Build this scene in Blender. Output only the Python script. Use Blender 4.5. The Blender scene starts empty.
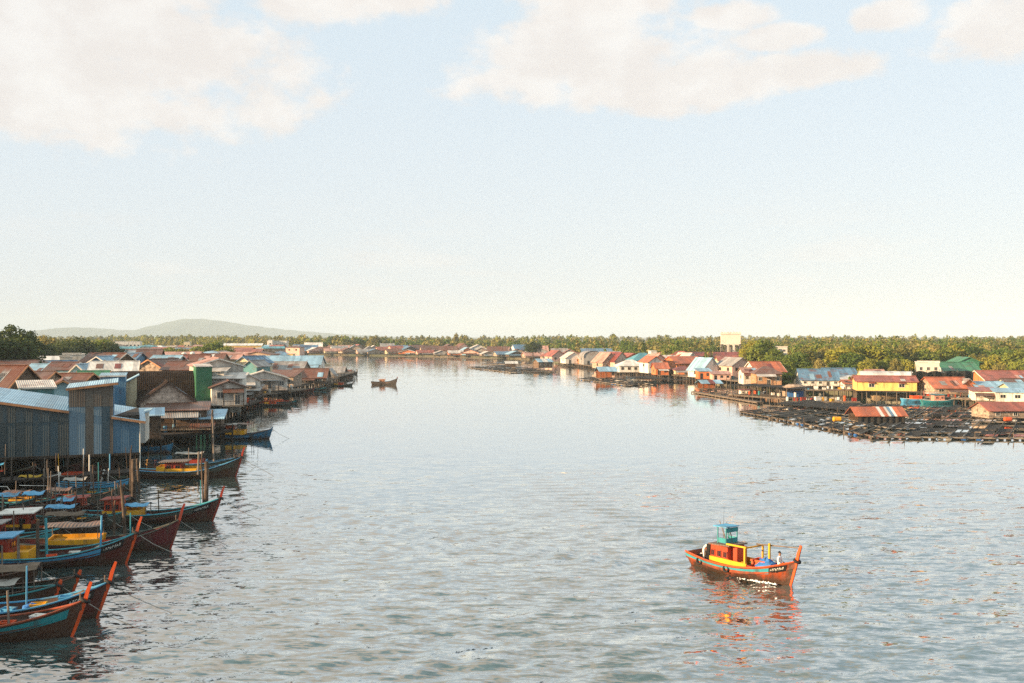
import bpy, bmesh, math, random
import numpy as np
from mathutils import Vector, Matrix

scn = bpy.context.scene
COL = scn.collection
R = math.radians
# ------------------------------------------------------------------ camera
FPX, HY, CAMZ = 995.0, 336.0, 16.0          # focal length in pixels, horizon row, eye height above the river
cam_d = bpy.data.cameras.new('camera'); cam = bpy.data.objects.new('camera', cam_d); COL.objects.link(cam)
cam_d.sensor_width = 36.0; cam_d.lens = FPX/1024*36.0; cam_d.shift_y = (HY-341.5)/1024
cam_d.clip_start = 0.5; cam_d.clip_end = 60000
cam.location = (0, 0, CAMZ); cam.rotation_euler = (R(90), 0, 0)
scn.camera = cam

# ------------------------------------------------------------------ exposure
vs = scn.view_settings
vs.view_transform = 'Standard'; vs.look = 'None'; vs.exposure = 1.34; vs.gamma = 1.0; vs.use_curve_mapping = False
scn.cycles.use_denoising = False
scn.cycles.max_bounces = 6; scn.cycles.diffuse_bounces = 2; scn.cycles.glossy_bounces = 3
scn.cycles.transmission_bounces = 2; scn.cycles.volume_bounces = 0; scn.cycles.transparent_max_bounces = 8
scn.cycles.sample_clamp_indirect = 4.0
scn.cycles.caustics_reflective = False; scn.cycles.caustics_refractive = False

# ------------------------------------------------------------------ sun and sky
SUN_EL, SUN_AZ = 13.0, -112.0               # degrees; azimuth from +Y (view direction), clockwise positive
sun_dir = Vector((math.sin(R(SUN_AZ))*math.cos(R(SUN_EL)), math.cos(R(SUN_AZ))*math.cos(R(SUN_EL)), math.sin(R(SUN_EL))))
sl = bpy.data.lights.new('sun', 'SUN'); so = bpy.data.objects.new('sun', sl); COL.objects.link(so)
sl.energy = 5.0; sl.angle = R(0.55); sl.color = (1.0, 0.70, 0.41)
so.rotation_euler = sun_dir.to_track_quat('Z', 'Y').to_euler(); so.location = (-60, -30, 60)

wd = bpy.data.worlds.new('World'); scn.world = wd; wd.use_nodes = True
wt = wd.node_tree; wt.nodes.clear()
def wn(t, **kw):
    n = wt.nodes.new(t)
    for k, v in kw.items(): setattr(n, k, v)
    return n
def wl(a, b): wt.links.new(a, b)
def wm(op, a, b=None, c=None, clamp=False):
    n = wn('ShaderNodeMath', operation=op, use_clamp=clamp)
    for i, x in enumerate((a, b, c)):
        if x is None: continue
        if isinstance(x, (int, float)): n.inputs[i].default_value = x
        else: wl(x, n.inputs[i])
    return n.outputs[0]
def wstep(x, lo, hi):
    n = wn('ShaderNodeMapRange', interpolation_type='SMOOTHSTEP')
    wl(x, n.inputs[0]); n.inputs[1].default_value = lo; n.inputs[2].default_value = hi
    return n.outputs[0]
def wmix(f, a, b):
    n = wn('ShaderNodeMix', data_type='RGBA')
    if isinstance(f, (int, float)): n.inputs[0].default_value = f
    else: wl(f, n.inputs[0])
    for x, i in ((a, 6), (b, 7)):
        if isinstance(x, tuple): n.inputs[i].default_value = (*x, 1)
        else: wl(x, n.inputs[i])
    return n.outputs[2]
sky = wn('ShaderNodeTexSky'); sky.sky_type = 'NISHITA'; sky.sun_disc = False
sky.sun_elevation = R(SUN_EL); sky.sun_rotation = R(SUN_AZ); sky.air_density = 1.0; sky.dust_density = 2.0; sky.ozone_density = 1.0
tc = wn('ShaderNodeTexCoord'); sx = wn('ShaderNodeSeparateXYZ'); wl(tc.outputs['Generated'], sx.inputs[0])
X_, Y_, Z_ = sx.outputs
az = wm('ARCTAN2', X_, Y_); el = wm('ARCSINE', Z_)
# slow warp so that cloud edges are ragged
cv = wn('ShaderNodeCombineXYZ'); wl(az, cv.inputs[0]); wl(wm('MULTIPLY', el, 1.5), cv.inputs[1])
def wnoise(scale, detail=6, rough=0.55, vec=None, off=0.0):
    n = wn('ShaderNodeTexNoise'); n.inputs['Scale'].default_value = scale; n.inputs['Detail'].default_value = detail
    n.inputs['Roughness'].default_value = rough
    mp = wn('ShaderNodeMapping'); mp.inputs['Location'].default_value = (off, off*0.7, 0); wl(vec or cv.outputs[0], mp.inputs[0]); wl(mp.outputs[0], n.inputs['Vector'])
    return n.outputs[0]
n1 = wnoise(9.0, 5, 0.62, off=3.1); n2 = wnoise(34.0, 3, 0.6, off=1.7)
nz = wm('ADD', wm('MULTIPLY', wm('SUBTRACT', n1, 0.5), 3.6), wm('MULTIPLY', wm('SUBTRACT', n2, 0.5), 1.3))
def dirn(px, py):
    x, z = (px-512)/FPX, (HY-py)/FPX
    return math.atan2(x, 1), math.asin(z/math.sqrt(1+x*x+z*z))
CLOUDS = [  # where the clouds stand in the sky: row of (px, py, half width px, half height px)
    (60, 25, 250, 110), (200, 70, 130, 66), (0, 95, 190, 44), (320, -8, 140, 40), (140, 108, 140, 26),
    (600, 42, 150, 66), (550, 85, 100, 30), (690, 80, 110, 34), (800, 70, 85, 24), (610, 5, 95, 44),
    (1020, 28, 90, 34), (725, 17, 60, 16), (780, 38, 50, 16), (890, 16, 40, 18),
    (80, -190, 430, 170), (430, -260, 330, 150), (-420, -60, 300, 150), (760, -420, 260, 90), (1420, -60, 260, 120),   # the bank goes on above and beside the picture
]
blob = None
for (cx, cy, hw, hh) in CLOUDS:
    a0, e0 = dirn(cx, cy); sa, se = hw/FPX, hh/FPX
    da = wm('MULTIPLY', wm('SUBTRACT', az, a0), 1/sa); de = wm('MULTIPLY', wm('SUBTRACT', el, e0), 1/se)
    b = wm('SUBTRACT', 1.0, wm('ADD', wm('MULTIPLY', da, da), wm('MULTIPLY', de, de)))
    blob = b if blob is None else wm('MAXIMUM', blob, b)
blob = wm('MAXIMUM', blob, -1.5)
c_seen = wstep(wm('ADD', wm('MULTIPLY', blob, 1.05), nz), -0.1, 0.7)
# the same broken cumulus goes on over the rest of the sky, above about 19 degrees
dz = wm('ADD', Z_, 0.12); pv = wn('ShaderNodeCombineXYZ'); wl(wm('DIVIDE', X_, dz), pv.inputs[0]); wl(wm('DIVIDE', Y_, dz), pv.inputs[1])
g1 = wnoise(0.9, 5, 0.58, vec=pv.outputs[0], off=7.3)
c_all = wm('MULTIPLY', wstep(g1, 0.50, 0.66), wstep(el, R(24), R(34)))
# faint low banks near the horizon
lowv = wn('ShaderNodeCombineXYZ'); wl(wm('MULTIPLY', az, 1.0), lowv.inputs[0]); wl(wm('MULTIPLY', el, 4.5), lowv.inputs[1])
l1 = wnoise(5.0, 3, 0.6, vec=lowv.outputs[0], off=0.4)
c_low = wm('MULTIPLY', wm('MULTIPLY', wstep(l1, 0.50, 0.66), wm('SUBTRACT', 1.0, wstep(el, R(3), R(9)))), 0.35)
cmask = wm('MAXIMUM', wm('MULTIPLY', wm('MAXIMUM', c_seen, c_all), 0.85), c_low)
shade = wnoise(14.0, 3, 0.6, off=9.2)
SKYK = 10.0                                   # colours below are radiances divided by the background strength of 0.1
def k(r, g, b): return (r*SKYK, g*SKYK, b*SKYK)
hz = wm('SUBTRACT', 1.0, wstep(el, R(-2), R(26)))      # haze thickens towards the horizon
veil = wmix(hz, k(0.29, 0.34, 0.375), k(0.325, 0.342, 0.36))
veil = wmix(wstep(el, R(17), R(60)), veil, k(0.265, 0.345, 0.375))
base = wmix(0.88, sky.outputs[0], veil)
ccol = wmix(wstep(shade, 0.35, 0.7), k(0.355, 0.33, 0.31), k(0.392, 0.376, 0.358))
ccol = wmix(wstep(el, R(16), R(30)), ccol, k(0.47, 0.375, 0.295))
skyc = wmix(cmask, base, ccol)
bg = wn('ShaderNodeBackground'); bg.inputs[1].default_value = 0.1; wl(skyc, bg.inputs[0])
ow = wn('ShaderNodeOutputWorld'); wl(bg.outputs[0], ow.inputs[0])
wd.cycles.sampling_method = 'MANUAL'; wd.cycles.sample_map_resolution = 1024

# ================================================================== helpers
random.seed(7); RNG = np.random.default_rng(11)
def rnd(a, b): return random.uniform(a, b)
def gpt(px, py, z=0.0):
    """world point at height z that stands under pixel (px, py) of the photograph"""
    d = (CAMZ-z)*FPX/(py-HY)
    return Vector(((px-512)*d/FPX, d, z))
def dpt(px, py, d):
    return Vector(((px-512)*d/FPX, d, CAMZ-(py-HY)*d/FPX))
def dist(py, z=0.0): return (CAMZ-z)*FPX/(py-HY)
def zat(py, d): return CAMZ-(py-HY)*d/FPX

LABELS = {}
def tag(o, label, cat, group=None):
    LABELS.setdefault(label, []).append(o.name)
    o['label'] = label; o['category'] = cat
    if group: o['group'] = group
    return o
def thing(name, label, cat, loc=(0, 0, 0), rz=0.0, group=None):
    o = bpy.data.objects.new(name, None); COL.objects.link(o)
    o.location = loc; o.rotation_euler = (0, 0, rz); o.empty_display_size = 0.5
    return tag(o, label, cat, group)
def mob(name, mesh, parent=None, loc=None, rot=None, scale=None):
    o = bpy.data.objects.new(name, mesh); COL.objects.link(o)
    if parent is not None: o.parent = parent
    if loc is not None: o.location = loc
    if rot is not None: o.rotation_euler = rot
    if scale is not None: o.scale = scale
    return o

class MB:
    def __init__(s): s.v = []; s.f = []
    def add(s, vs_, fs_):
        n = len(s.v); s.v += [tuple(p) for p in vs_]; s.f += [tuple(i+n for i in q) for q in fs_]; return s
    def box(s, x0, x1, y0, y1, z0, z1):
        return s.add([(x0, y0, z0), (x1, y0, z0), (x1, y1, z0), (x0, y1, z0), (x0, y0, z1), (x1, y0, z1), (x1, y1, z1), (x0, y1, z1)],
                     [(0, 3, 2, 1), (4, 5, 6, 7), (0, 1, 5, 4), (1, 2, 6, 5), (2, 3, 7, 6), (3, 0, 4, 7)])
    def tube(s, p, q, r0, r1=None, n=6, caps=True):
        p, q = Vector(p), Vector(q); r1 = r0 if r1 is None else r1
        d = (q-p).normalized(); u = d.orthogonal().normalized(); w = d.cross(u)
        vv = []
        for c, r in ((p, r0), (q, r1)):
            for i in range(n):
                a = 2*math.pi*i/n; vv.append(c+(u*math.cos(a)+w*math.sin(a))*r)
        ff = [(i, (i+1) % n, n+(i+1) % n, n+i) for i in range(n)]
        if caps: ff += [tuple(range(n-1, -1, -1)), tuple(range(n, 2*n))]
        return s.add(vv, ff)
    def path(s, pts, rs, n=6):
        pts = [Vector(p) for p in pts]; vv = []; ff = []
        for i, c in enumerate(pts):
            d = (pts[min(i+1, len(pts)-1)]-pts[max(i-1, 0)]).normalized()
            u = d.cross(Vector((0.13, 0.99, 0.05))).normalized(); w = d.cross(u)
            for j in range(n):
                a = 2*math.pi*j/n; vv.append(c+(u*math.cos(a)+w*math.sin(a))*rs[i])
        for i in range(len(pts)-1):
            for j in range(n): ff.append((i*n+j, i*n+(j+1) % n, (i+1)*n+(j+1) % n, (i+1)*n+j))
        ff += [tuple(range(n-1, -1, -1)), tuple(range((len(pts)-1)*n, len(pts)*n))]
        return s.add(vv, ff)
    def bar(s, p, q, w, h=None):
        p, q = Vector(p), Vector(q); h = w if h is None else h
        d = (q-p).normalized(); up = Vector((0, 0, 1)) if abs(d.z) < 0.95 else Vector((1, 0, 0))
        a = d.cross(up).normalized()*w/2; b = a.cross(d).normalized()*h/2
        vv = [c+x*a+y*b for c in (p, q) for x, y in ((-1, -1), (1, -1), (1, 1), (-1, 1))]
        return s.add(vv, [(0, 1, 2, 3), (7, 6, 5, 4), (0, 4, 5, 1), (1, 5, 6, 2), (2, 6, 7, 3), (3, 7, 4, 0)])
    def slab(s, pts, t):
        """thick sheet: polygon pts (counter-clockwise seen from its upper side), thickness t downwards along the normal"""
        pts = [Vector(p) for p in pts]; n = (pts[1]-pts[0]).cross(pts[2]-pts[0]).normalized()*t; m = len(pts)
        return s.add(pts+[p-n for p in pts], [tuple(range(m)), tuple(range(2*m-1, m-1, -1))]+[(i, i+m, (i+1) % m+m, (i+1) % m) for i in range(m)])
    def prism(s, poly, axis, a, b):
        """closed prism: 2-D polygon swept along axis 'x' or 'y' from a to b"""
        f = (lambda u, w, t: (t, u, w)) if axis == 'x' else (lambda u, w, t: (u, t, w))
        m = len(poly)
        return s.add([f(u, w, a) for u, w in poly]+[f(u, w, b) for u, w in poly],
                     [tuple(range(m)), tuple(range(2*m-1, m-1, -1))]+[(i, i+m, (i+1) % m+m, (i+1) % m) for i in range(m)])
    def mesh(s, name, mat, smooth=False):
        me = bpy.data.meshes.new(name); me.from_pydata(s.v, [], s.f)
        bm = bmesh.new(); bm.from_mesh(me); bmesh.ops.recalc_face_normals(bm, faces=bm.faces); bm.to_mesh(me); bm.free()
        if mat: me.materials.append(mat)
        if smooth: me.shade_smooth()
        return me
    def build(s, name, mat, parent=None, smooth=False, **kw):
        return mob(name, s.mesh(name, mat, smooth), parent, **kw)

_unit = {}
def unit(shape, mat, n=8):
    """shared unit meshes: 'box' 1x1x1 on its base, 'post' a round pole of diameter 1 and height 1"""
    key = (shape, mat.name, n)
    if key not in _unit:
        m = MB()
        if shape == 'box': m.box(-.5, .5, -.5, .5, 0, 1)
        elif shape == 'post': m.tube((0, 0, 0), (0, 0, 1), .5, .46, n)
        elif shape == 'log': m.tube((0, -.5, 0), (0, .5, 0), .5, .45, n)
        _unit[key] = m.mesh(shape, mat)
    return _unit[key]
def ubox(name, mat, parent, cx, cy, z0, sx_, sy_, sz_, rz=0):
    return mob(name, unit('box', mat), parent, (cx, cy, z0), (0, 0, rz), (sx_, sy_, sz_))
def upost(name, mat, parent, x, y, z0, z1, dia, lean=(0, 0)):
    return mob(name, unit('post', mat, 7), parent, (x, y, z0), (lean[0], lean[1], 0), (dia, dia, z1-z0))

ORDW = 'first second third fourth fifth sixth seventh eighth ninth tenth eleventh twelfth thirteenth fourteenth fifteenth sixteenth seventeenth eighteenth nineteenth'.split()
TENS = {2: 'twent', 3: 'thirt', 4: 'fort', 5: 'fift', 6: 'sixt', 7: 'sevent', 8: 'eight', 9: 'ninet'}
def ordinal(n):
    if n < 20: return ORDW[n-1]
    t, u = divmod(n, 10)
    return TENS[t]+'ieth' if u == 0 else TENS[t]+'y-'+ORDW[u-1]

# ------------------------------------------------------------------ procedural materials
_mats = {}
def nodes_of(name):
    m = bpy.data.materials.new(name); m.use_nodes = True; t = m.node_tree
    return m, t, t.nodes['Principled BSDF']
def srgb(c):
    if isinstance(c, str):
        c = tuple(int(c[i:i+2], 16)/255 for i in (0, 2, 4))
    return tuple(x/12.92 if x <= 0.04045 else ((x+0.055)/1.055)**2.4 for x in c)
def mat(name, col, rough=0.75, var=0.35, scale=1.2, dirt=None, dirt_amt=0.45, dirt_scale=0.5, corr=None, corr_h=0.5, metal=0.0, bump=0.25, streak=False, spec=0.3, sheet=None, wline=False):
    """painted or bare surface: col with patchy variation, a second dirt or rust colour in blotches, optional corrugation (waves per metre along x, y or z)"""
    if name in _mats: return _mats[name]
    m, t, b = nodes_of(name); L = t.links.new; _mats[name] = m
    tcn = t.nodes.new('ShaderNodeTexCoord'); oi = t.nodes.new('ShaderNodeObjectInfo')
    mp = t.nodes.new('ShaderNodeVectorMath'); mp.operation = 'ADD'; L(tcn.outputs['Object'], mp.inputs[0])
    off = t.nodes.new('ShaderNodeVectorMath'); off.operation = 'SCALE'; off.inputs[0].default_value = (37, 21, 13); L(oi.outputs['Random'], off.inputs[3]); L(off.outputs[0], mp.inputs[1])
    vec = mp.outputs[0]
    if streak:
        sc = t.nodes.new('ShaderNodeVectorMath'); sc.operation = 'MULTIPLY'; sc.inputs[1].default_value = (1, 1, 0.18); L(vec, sc.inputs[0]); vec = sc.outputs[0]
    def noise_(s, d=5, ro=0.6):
        n = t.nodes.new('ShaderNodeTexNoise'); n.inputs['Scale'].default_value = s; n.inputs['Detail'].default_value = d; n.inputs['Roughness'].default_value = ro; L(vec, n.inputs['Vector']); return n.outputs[0]
    def ramp(x, lo, hi):
        n = t.nodes.new('ShaderNodeMapRange'); L(x, n.inputs[0]); n.inputs[1].default_value = lo; n.inputs[2].default_value = hi; return n.outputs[0]
    def mixc(f, a, c):
        n = t.nodes.new('ShaderNodeMix'); n.data_type = 'RGBA'
        if isinstance(f, (int, float)): n.inputs[0].default_value = f
        else: L(f, n.inputs[0])
        for x, i in ((a, 6), (c, 7)):
            if isinstance(x, tuple): n.inputs[i].default_value = (*x[:3], 1)
            else: L(x, n.inputs[i])
        return n.outputs[2]
    lo = tuple(x*(1-var) for x in col); hi = tuple(min(0.9, x*(1+var*0.7)) for x in col)
    c = mixc(ramp(noise_(scale), 0.3, 0.7), lo, hi)
    # every object takes its own shade
    sh = t.nodes.new('ShaderNodeMapRange'); L(oi.outputs['Random'], sh.inputs[0]); sh.inputs[3].default_value = 1-var*0.4; sh.inputs[4].default_value = 1+var*0.35
    hs = t.nodes.new('ShaderNodeHueSaturation'); L(c, hs.inputs['Color']); L(sh.outputs[0], hs.inputs['Value']); c = hs.outputs[0]
    if sheet:     # sheets laid side by side, each weathered a little differently
        sp = t.nodes.new('ShaderNodeSeparateXYZ'); L(tcn.outputs['Object'], sp.inputs[0])
        fl = t.nodes.new('ShaderNodeMath'); fl.operation = 'MULTIPLY'; L(sp.outputs['xyz'.index(sheet[0])], fl.inputs[0]); fl.inputs[1].default_value = 1/sheet[1]
        f2 = t.nodes.new('ShaderNodeMath'); f2.operation = 'FLOOR'; L(fl.outputs[0], f2.inputs[0])
        wn_ = t.nodes.new('ShaderNodeTexWhiteNoise'); wn_.noise_dimensions = '1D'; L(f2.outputs[0], wn_.inputs['W'])
        h2 = t.nodes.new('ShaderNodeHueSaturation'); s2 = t.nodes.new('ShaderNodeMapRange'); L(wn_.outputs[0], s2.inputs[0]); s2.inputs[3].default_value = 0.75; s2.inputs[4].default_value = 1.2
        L(c, h2.inputs['Color']); L(s2.outputs[0], h2.inputs['Value']); c = h2.outputs[0]
    if dirt:
        f = ramp(noise_(dirt_scale, 7, 0.68), 0.62-dirt_amt*0.35, 0.80-dirt_amt*0.30)
        c = mixc(f, c, dirt)
    if wline:     # weed and tar stain along a hull's waterline
        sp = t.nodes.new('ShaderNodeSeparateXYZ'); L(tcn.outputs['Object'], sp.inputs[0])
        ad = t.nodes.new('ShaderNodeMath'); ad.operation = 'ADD'; L(sp.outputs[2], ad.inputs[0]); L(ramp(noise_(1.6, 5), 0.2, 0.8), ad.inputs[1])
        c = mixc(ramp(ad.outputs[0], 1.05, 0.62), c, (0.06, 0.032, 0.02))
    L(c, b.inputs['Base Color'])
    b.inputs['Roughness'].default_value = rough; b.inputs['Metallic'].default_value = metal; b.inputs['Specular IOR Level'].default_value = spec
    h = noise_(scale*6, 4)
    bp = t.nodes.new('ShaderNodeBump'); bp.inputs['Strength'].default_value = bump; bp.inputs['Distance'].default_value = 0.02; L(h, bp.inputs['Height'])
    last = bp
    if corr:
        ax, freq = corr
        sp = t.nodes.new('ShaderNodeSeparateXYZ'); L(tcn.outputs['Object'], sp.inputs[0])
        mu = t.nodes.new('ShaderNodeMath'); mu.operation = 'MULTIPLY'; L(sp.outputs['xyz'.index(ax)], mu.inputs[0]); mu.inputs[1].default_value = freq*2*math.pi
        si = t.nodes.new('ShaderNodeMath'); si.operation = 'SINE'; L(mu.outputs[0], si.inputs[0])
        b2 = t.nodes.new('ShaderNodeBump'); b2.inputs['Strength'].default_value = corr_h; b2.inputs['Distance'].default_value = 0.03; L(si.outputs[0], b2.inputs['Height']); L(bp.outputs[0], b2.inputs['Normal']); last = b2
    L(last.outputs[0], b.inputs['Normal'])
    return m
RUST = srgb('6b3a22'); GRIME = srgb('4a4238')
def tin(name, col, ax='x', dirt=RUST, amt=0.35, rough=0.5, streak=False):
    return mat(name, srgb(col) if isinstance(col, str) else col, rough=rough, var=0.22, scale=0.5, dirt=dirt, dirt_amt=amt, dirt_scale=0.35, corr=(ax, 4.0), corr_h=0.5, sheet=None if streak else (ax, 0.9), spec=0.4, streak=streak)
def paint(name, col, amt=0.3, rough=0.55, dirt=GRIME, scale=1.5, wline=False):
    return mat(name, srgb(col) if isinstance(col, str) else col, rough=rough, var=0.18, scale=scale, dirt=dirt, dirt_amt=amt, dirt_scale=0.9, streak=True, wline=wline)
def wood(name, col, ax='z', freq=5.0, amt=0.3):
    return mat(name, srgb(col) if isinstance(col, str) else col, rough=0.85, var=0.45, scale=1.6, dirt=srgb('2c221b'), dirt_amt=amt, dirt_scale=1.2, corr=(ax, freq), corr_h=0.4, sheet=(ax, 1/freq))

# ================================================================== the setting
def struct(o, kind='structure'):
    o['kind'] = kind; return o
# ---- river: a fine sheet with real waves where it is near, a plain sheet beyond, one object
BOAT_P = gpt(743, 574.5); BOAT_YAW = math.atan2(gpt(791, 587).y-gpt(694, 563).y, gpt(791, 587).x-gpt(694, 563).x)
def wave_height(X, Y):
    z = np.zeros_like(X); r = np.random.default_rng(5)
    for i in range(46):
        lam = 0.8*(5.0/0.8)**r.random(); th = R(-62)+r.normal()*0.6
        kx, ky = 2*math.pi/lam*math.cos(th), 2*math.pi/lam*math.sin(th)
        z += 0.0036*lam**0.75*np.sin(kx*X+ky*Y+r.random()*6.28)
    # patches of calmer and rougher water
    z *= 0.75+0.45*np.sin(X*0.045+Y*0.021+1.0)*np.sin(Y*0.05-X*0.017)
    # wake of the boat under way: two arms of short crests and the churned track behind the stern
    hx, hy = math.cos(BOAT_YAW), math.sin(BOAT_YAW)
    sx_, sy_ = X-BOAT_P.x, Y-BOAT_P.y
    s = -(sx_*hx+sy_*hy)+5.0; t_ = -sx_*hy+sy_*hx
    on = np.clip(s/3.0, 0, 1)
    for sg in (-1, 1):
        u = sg*t_-s*0.33
        env = np.exp(-(u/(0.9+s*0.05))**2)*on*np.exp(-np.clip(s, 0, None)/70)
        z += 0.14*env*np.sin((s*0.82+sg*t_*0.57)*2*math.pi/2.1)
        u2 = sg*t_-s*0.2
        z += 0.03*np.exp(-(u2/(0.8+s*0.08))**2)*on*np.exp(-np.clip(s, 0, None)/60)*np.sin(s*2*math.pi/3.4)
    z += 0.03*np.exp(-(t_/(0.7+np.clip(s, 0, None)*0.02))**2)*np.clip((s-9)/2, 0, 1)*np.exp(-np.clip(s, 0, None)/30)*np.sin(s*5+t_*7)
    return z
def grid(xs, ys, zf):
    X, Y = np.meshgrid(xs, ys); Z = zf(X, Y); nx, ny = len(xs), len(ys)
    v = np.stack([X, Y, Z], -1).reshape(-1, 3); i = np.arange(nx*ny).reshape(ny, nx)
    f = np.stack([i[:-1, :-1], i[:-1, 1:], i[1:, 1:], i[1:, :-1]], -1).reshape(-1, 4)
    return v, f
def np_mesh(name, v, f, m, smooth=True):
    me = bpy.data.meshes.new(name); nv, nf = len(v), len(f); kf = f.shape[1]
    me.vertices.add(nv); me.vertices.foreach_set('co', np.ascontiguousarray(v, np.float32).ravel())
    me.loops.add(nf*kf); me.loops.foreach_set('vertex_index', np.ascontiguousarray(f, np.int32).ravel())
    me.polygons.add(nf); me.polygons.foreach_set('loop_start', np.arange(nf, dtype=np.int32)*kf)
    me.polygons.foreach_set('use_smooth', np.full(nf, smooth)); me.update(calc_edges=True); me.validate()
    me.materials.append(m); return me
def water_material():
    m, t, b = nodes_of('river_water'); L = t.links.new
    b.inputs['Roughness'].default_value = 0.03; b.inputs['IOR'].default_value = 1.6
    g = t.nodes.new('ShaderNodeNewGeometry')
    def noise_(s, d, st=(1, 1, 1)):
        mp = t.nodes.new('ShaderNodeMapping'); mp.inputs['Scale'].default_value = st; mp.inputs['Rotation'].default_value = (0, 0, R(28)); L(g.outputs['Position'], mp.inputs[0])
        n = t.nodes.new('ShaderNodeTexNoise'); n.inputs['Scale'].default_value = s; n.inputs['Detail'].default_value = d; n.inputs['Roughness'].default_value = 0.55; L(mp.outputs[0], n.inputs['Vector']); return n.outputs[0]
    mx = t.nodes.new('ShaderNodeMix'); mx.data_type = 'RGBA'; L(noise_(0.03, 3), mx.inputs[0])
    mx.inputs[6].default_value = (0.040, 0.082, 0.080, 1); mx.inputs[7].default_value = (0.055, 0.088, 0.080, 1); L(mx.outputs[2], b.inputs['Base Color'])
    # ripples: the surface normal is tilted by layered noise, so that far water still scatters the sky it mirrors
    tot = None
    def vop(op, x, y):
        n = t.nodes.new('ShaderNodeVectorMath'); n.operation = op
        for i, q in enumerate((x, y)):
            if isinstance(q, tuple): n.inputs[i].default_value = q
            elif q is not None: L(q, n.inputs[i])
        return n.outputs[0]
    patch = t.nodes.new('ShaderNodeMapRange'); L(noise_(0.05, 3, (.35, 1, 1)), patch.inputs[0]); patch.inputs[1].default_value = .3; patch.inputs[2].default_value = .7; patch.inputs[3].default_value = .45; patch.inputs[4].default_value = 1.45
    for s, st, det, amp in ((0.6, (.40, 1, 1), 2, 0.34), (2.1, (.32, 1, 1), 2, 0.95), (6.0, (.42, 1, 1), 1, 0.50)):
        mp = t.nodes.new('ShaderNodeMapping'); mp.inputs['Scale'].default_value = st; mp.inputs['Rotation'].default_value = (0, 0, R(12)); L(g.outputs['Position'], mp.inputs[0])
        n = t.nodes.new('ShaderNodeTexNoise'); n.inputs['Scale'].default_value = s; n.inputs['Detail'].default_value = det; n.inputs['Roughness'].default_value = .5; L(mp.outputs[0], n.inputs['Vector'])
        q = vop('MULTIPLY', vop('SUBTRACT', n.outputs['Color'], (.5, .5, .5)), (amp*.5, amp, 0)); tot = q if tot is None else vop('ADD', tot, q)
    sc = t.nodes.new('ShaderNodeVectorMath'); sc.operation = 'SCALE'; L(tot, sc.inputs[0])
    sp = t.nodes.new('ShaderNodeSeparateXYZ'); L(g.outputs['Position'], sp.inputs[0]); calm = t.nodes.new('ShaderNodeMapRange'); L(sp.outputs[1], calm.inputs[0])       # the reach beyond the boats lies calmer
    calm.inputs[1].default_value = 40; calm.inputs[2].default_value = 150; calm.inputs[3].default_value = 1.0; calm.inputs[4].default_value = .06; calm.interpolation_type = 'SMOOTHSTEP'
    mu = t.nodes.new('ShaderNodeMath'); mu.operation = 'MULTIPLY'; L(patch.outputs[0], mu.inputs[0]); L(calm.outputs[0], mu.inputs[1]); L(mu.outputs[0], sc.inputs[3])
    nn = t.nodes.new('ShaderNodeVectorMath'); nn.operation = 'NORMALIZE'; L(vop('ADD', g.outputs['Normal'], sc.outputs[0]), nn.inputs[0]); L(nn.outputs[0], b.inputs['Normal'])
    # mirror sheen added towards grazing angles, beyond real water's, to brighten the river
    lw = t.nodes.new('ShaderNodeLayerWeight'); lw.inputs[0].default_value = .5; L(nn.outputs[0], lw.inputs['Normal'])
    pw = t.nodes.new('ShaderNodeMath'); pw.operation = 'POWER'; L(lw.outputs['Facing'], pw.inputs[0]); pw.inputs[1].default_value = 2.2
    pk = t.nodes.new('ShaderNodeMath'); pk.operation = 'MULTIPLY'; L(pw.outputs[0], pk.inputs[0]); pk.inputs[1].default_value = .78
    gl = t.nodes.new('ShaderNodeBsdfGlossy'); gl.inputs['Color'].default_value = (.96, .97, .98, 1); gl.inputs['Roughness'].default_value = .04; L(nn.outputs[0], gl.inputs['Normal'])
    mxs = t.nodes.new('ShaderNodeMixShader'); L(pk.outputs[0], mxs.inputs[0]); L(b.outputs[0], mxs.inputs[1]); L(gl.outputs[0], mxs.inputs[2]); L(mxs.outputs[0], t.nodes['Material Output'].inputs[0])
    return m
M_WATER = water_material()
xs = np.linspace(-66, 84, 501); ys = np.linspace(28, 150, 408)
def taper(X, Y):
    e = np.minimum.reduce([X+66, 84-X, (Y-28)*4, 150-Y]); return wave_height(X, Y)*np.clip(e/40, 0, 1)*np.interp(Y, [45, 70, 120], [1.15, .85, .18])
v1, f1 = grid(xs, ys, taper)
BIG = 10900.0
rim = []
for x0, x1, y0, y1 in ((-BIG, -66, -400, BIG), (84, BIG, -400, BIG), (-66, 84, -400, 28), (-66, 84, 150, BIG)):
    rim.append([(x0, y0, 0), (x1, y0, 0), (x1, y1, 0), (x0, y1, 0)])
v2 = np.array(rim).reshape(-1, 3); f2 = np.arange(16).reshape(4, 4)+len(v1)
river = struct(mob('river', np_mesh('river', np.concatenate([v1, v2]), np.concatenate([f1, f2]), M_WATER)))

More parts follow.
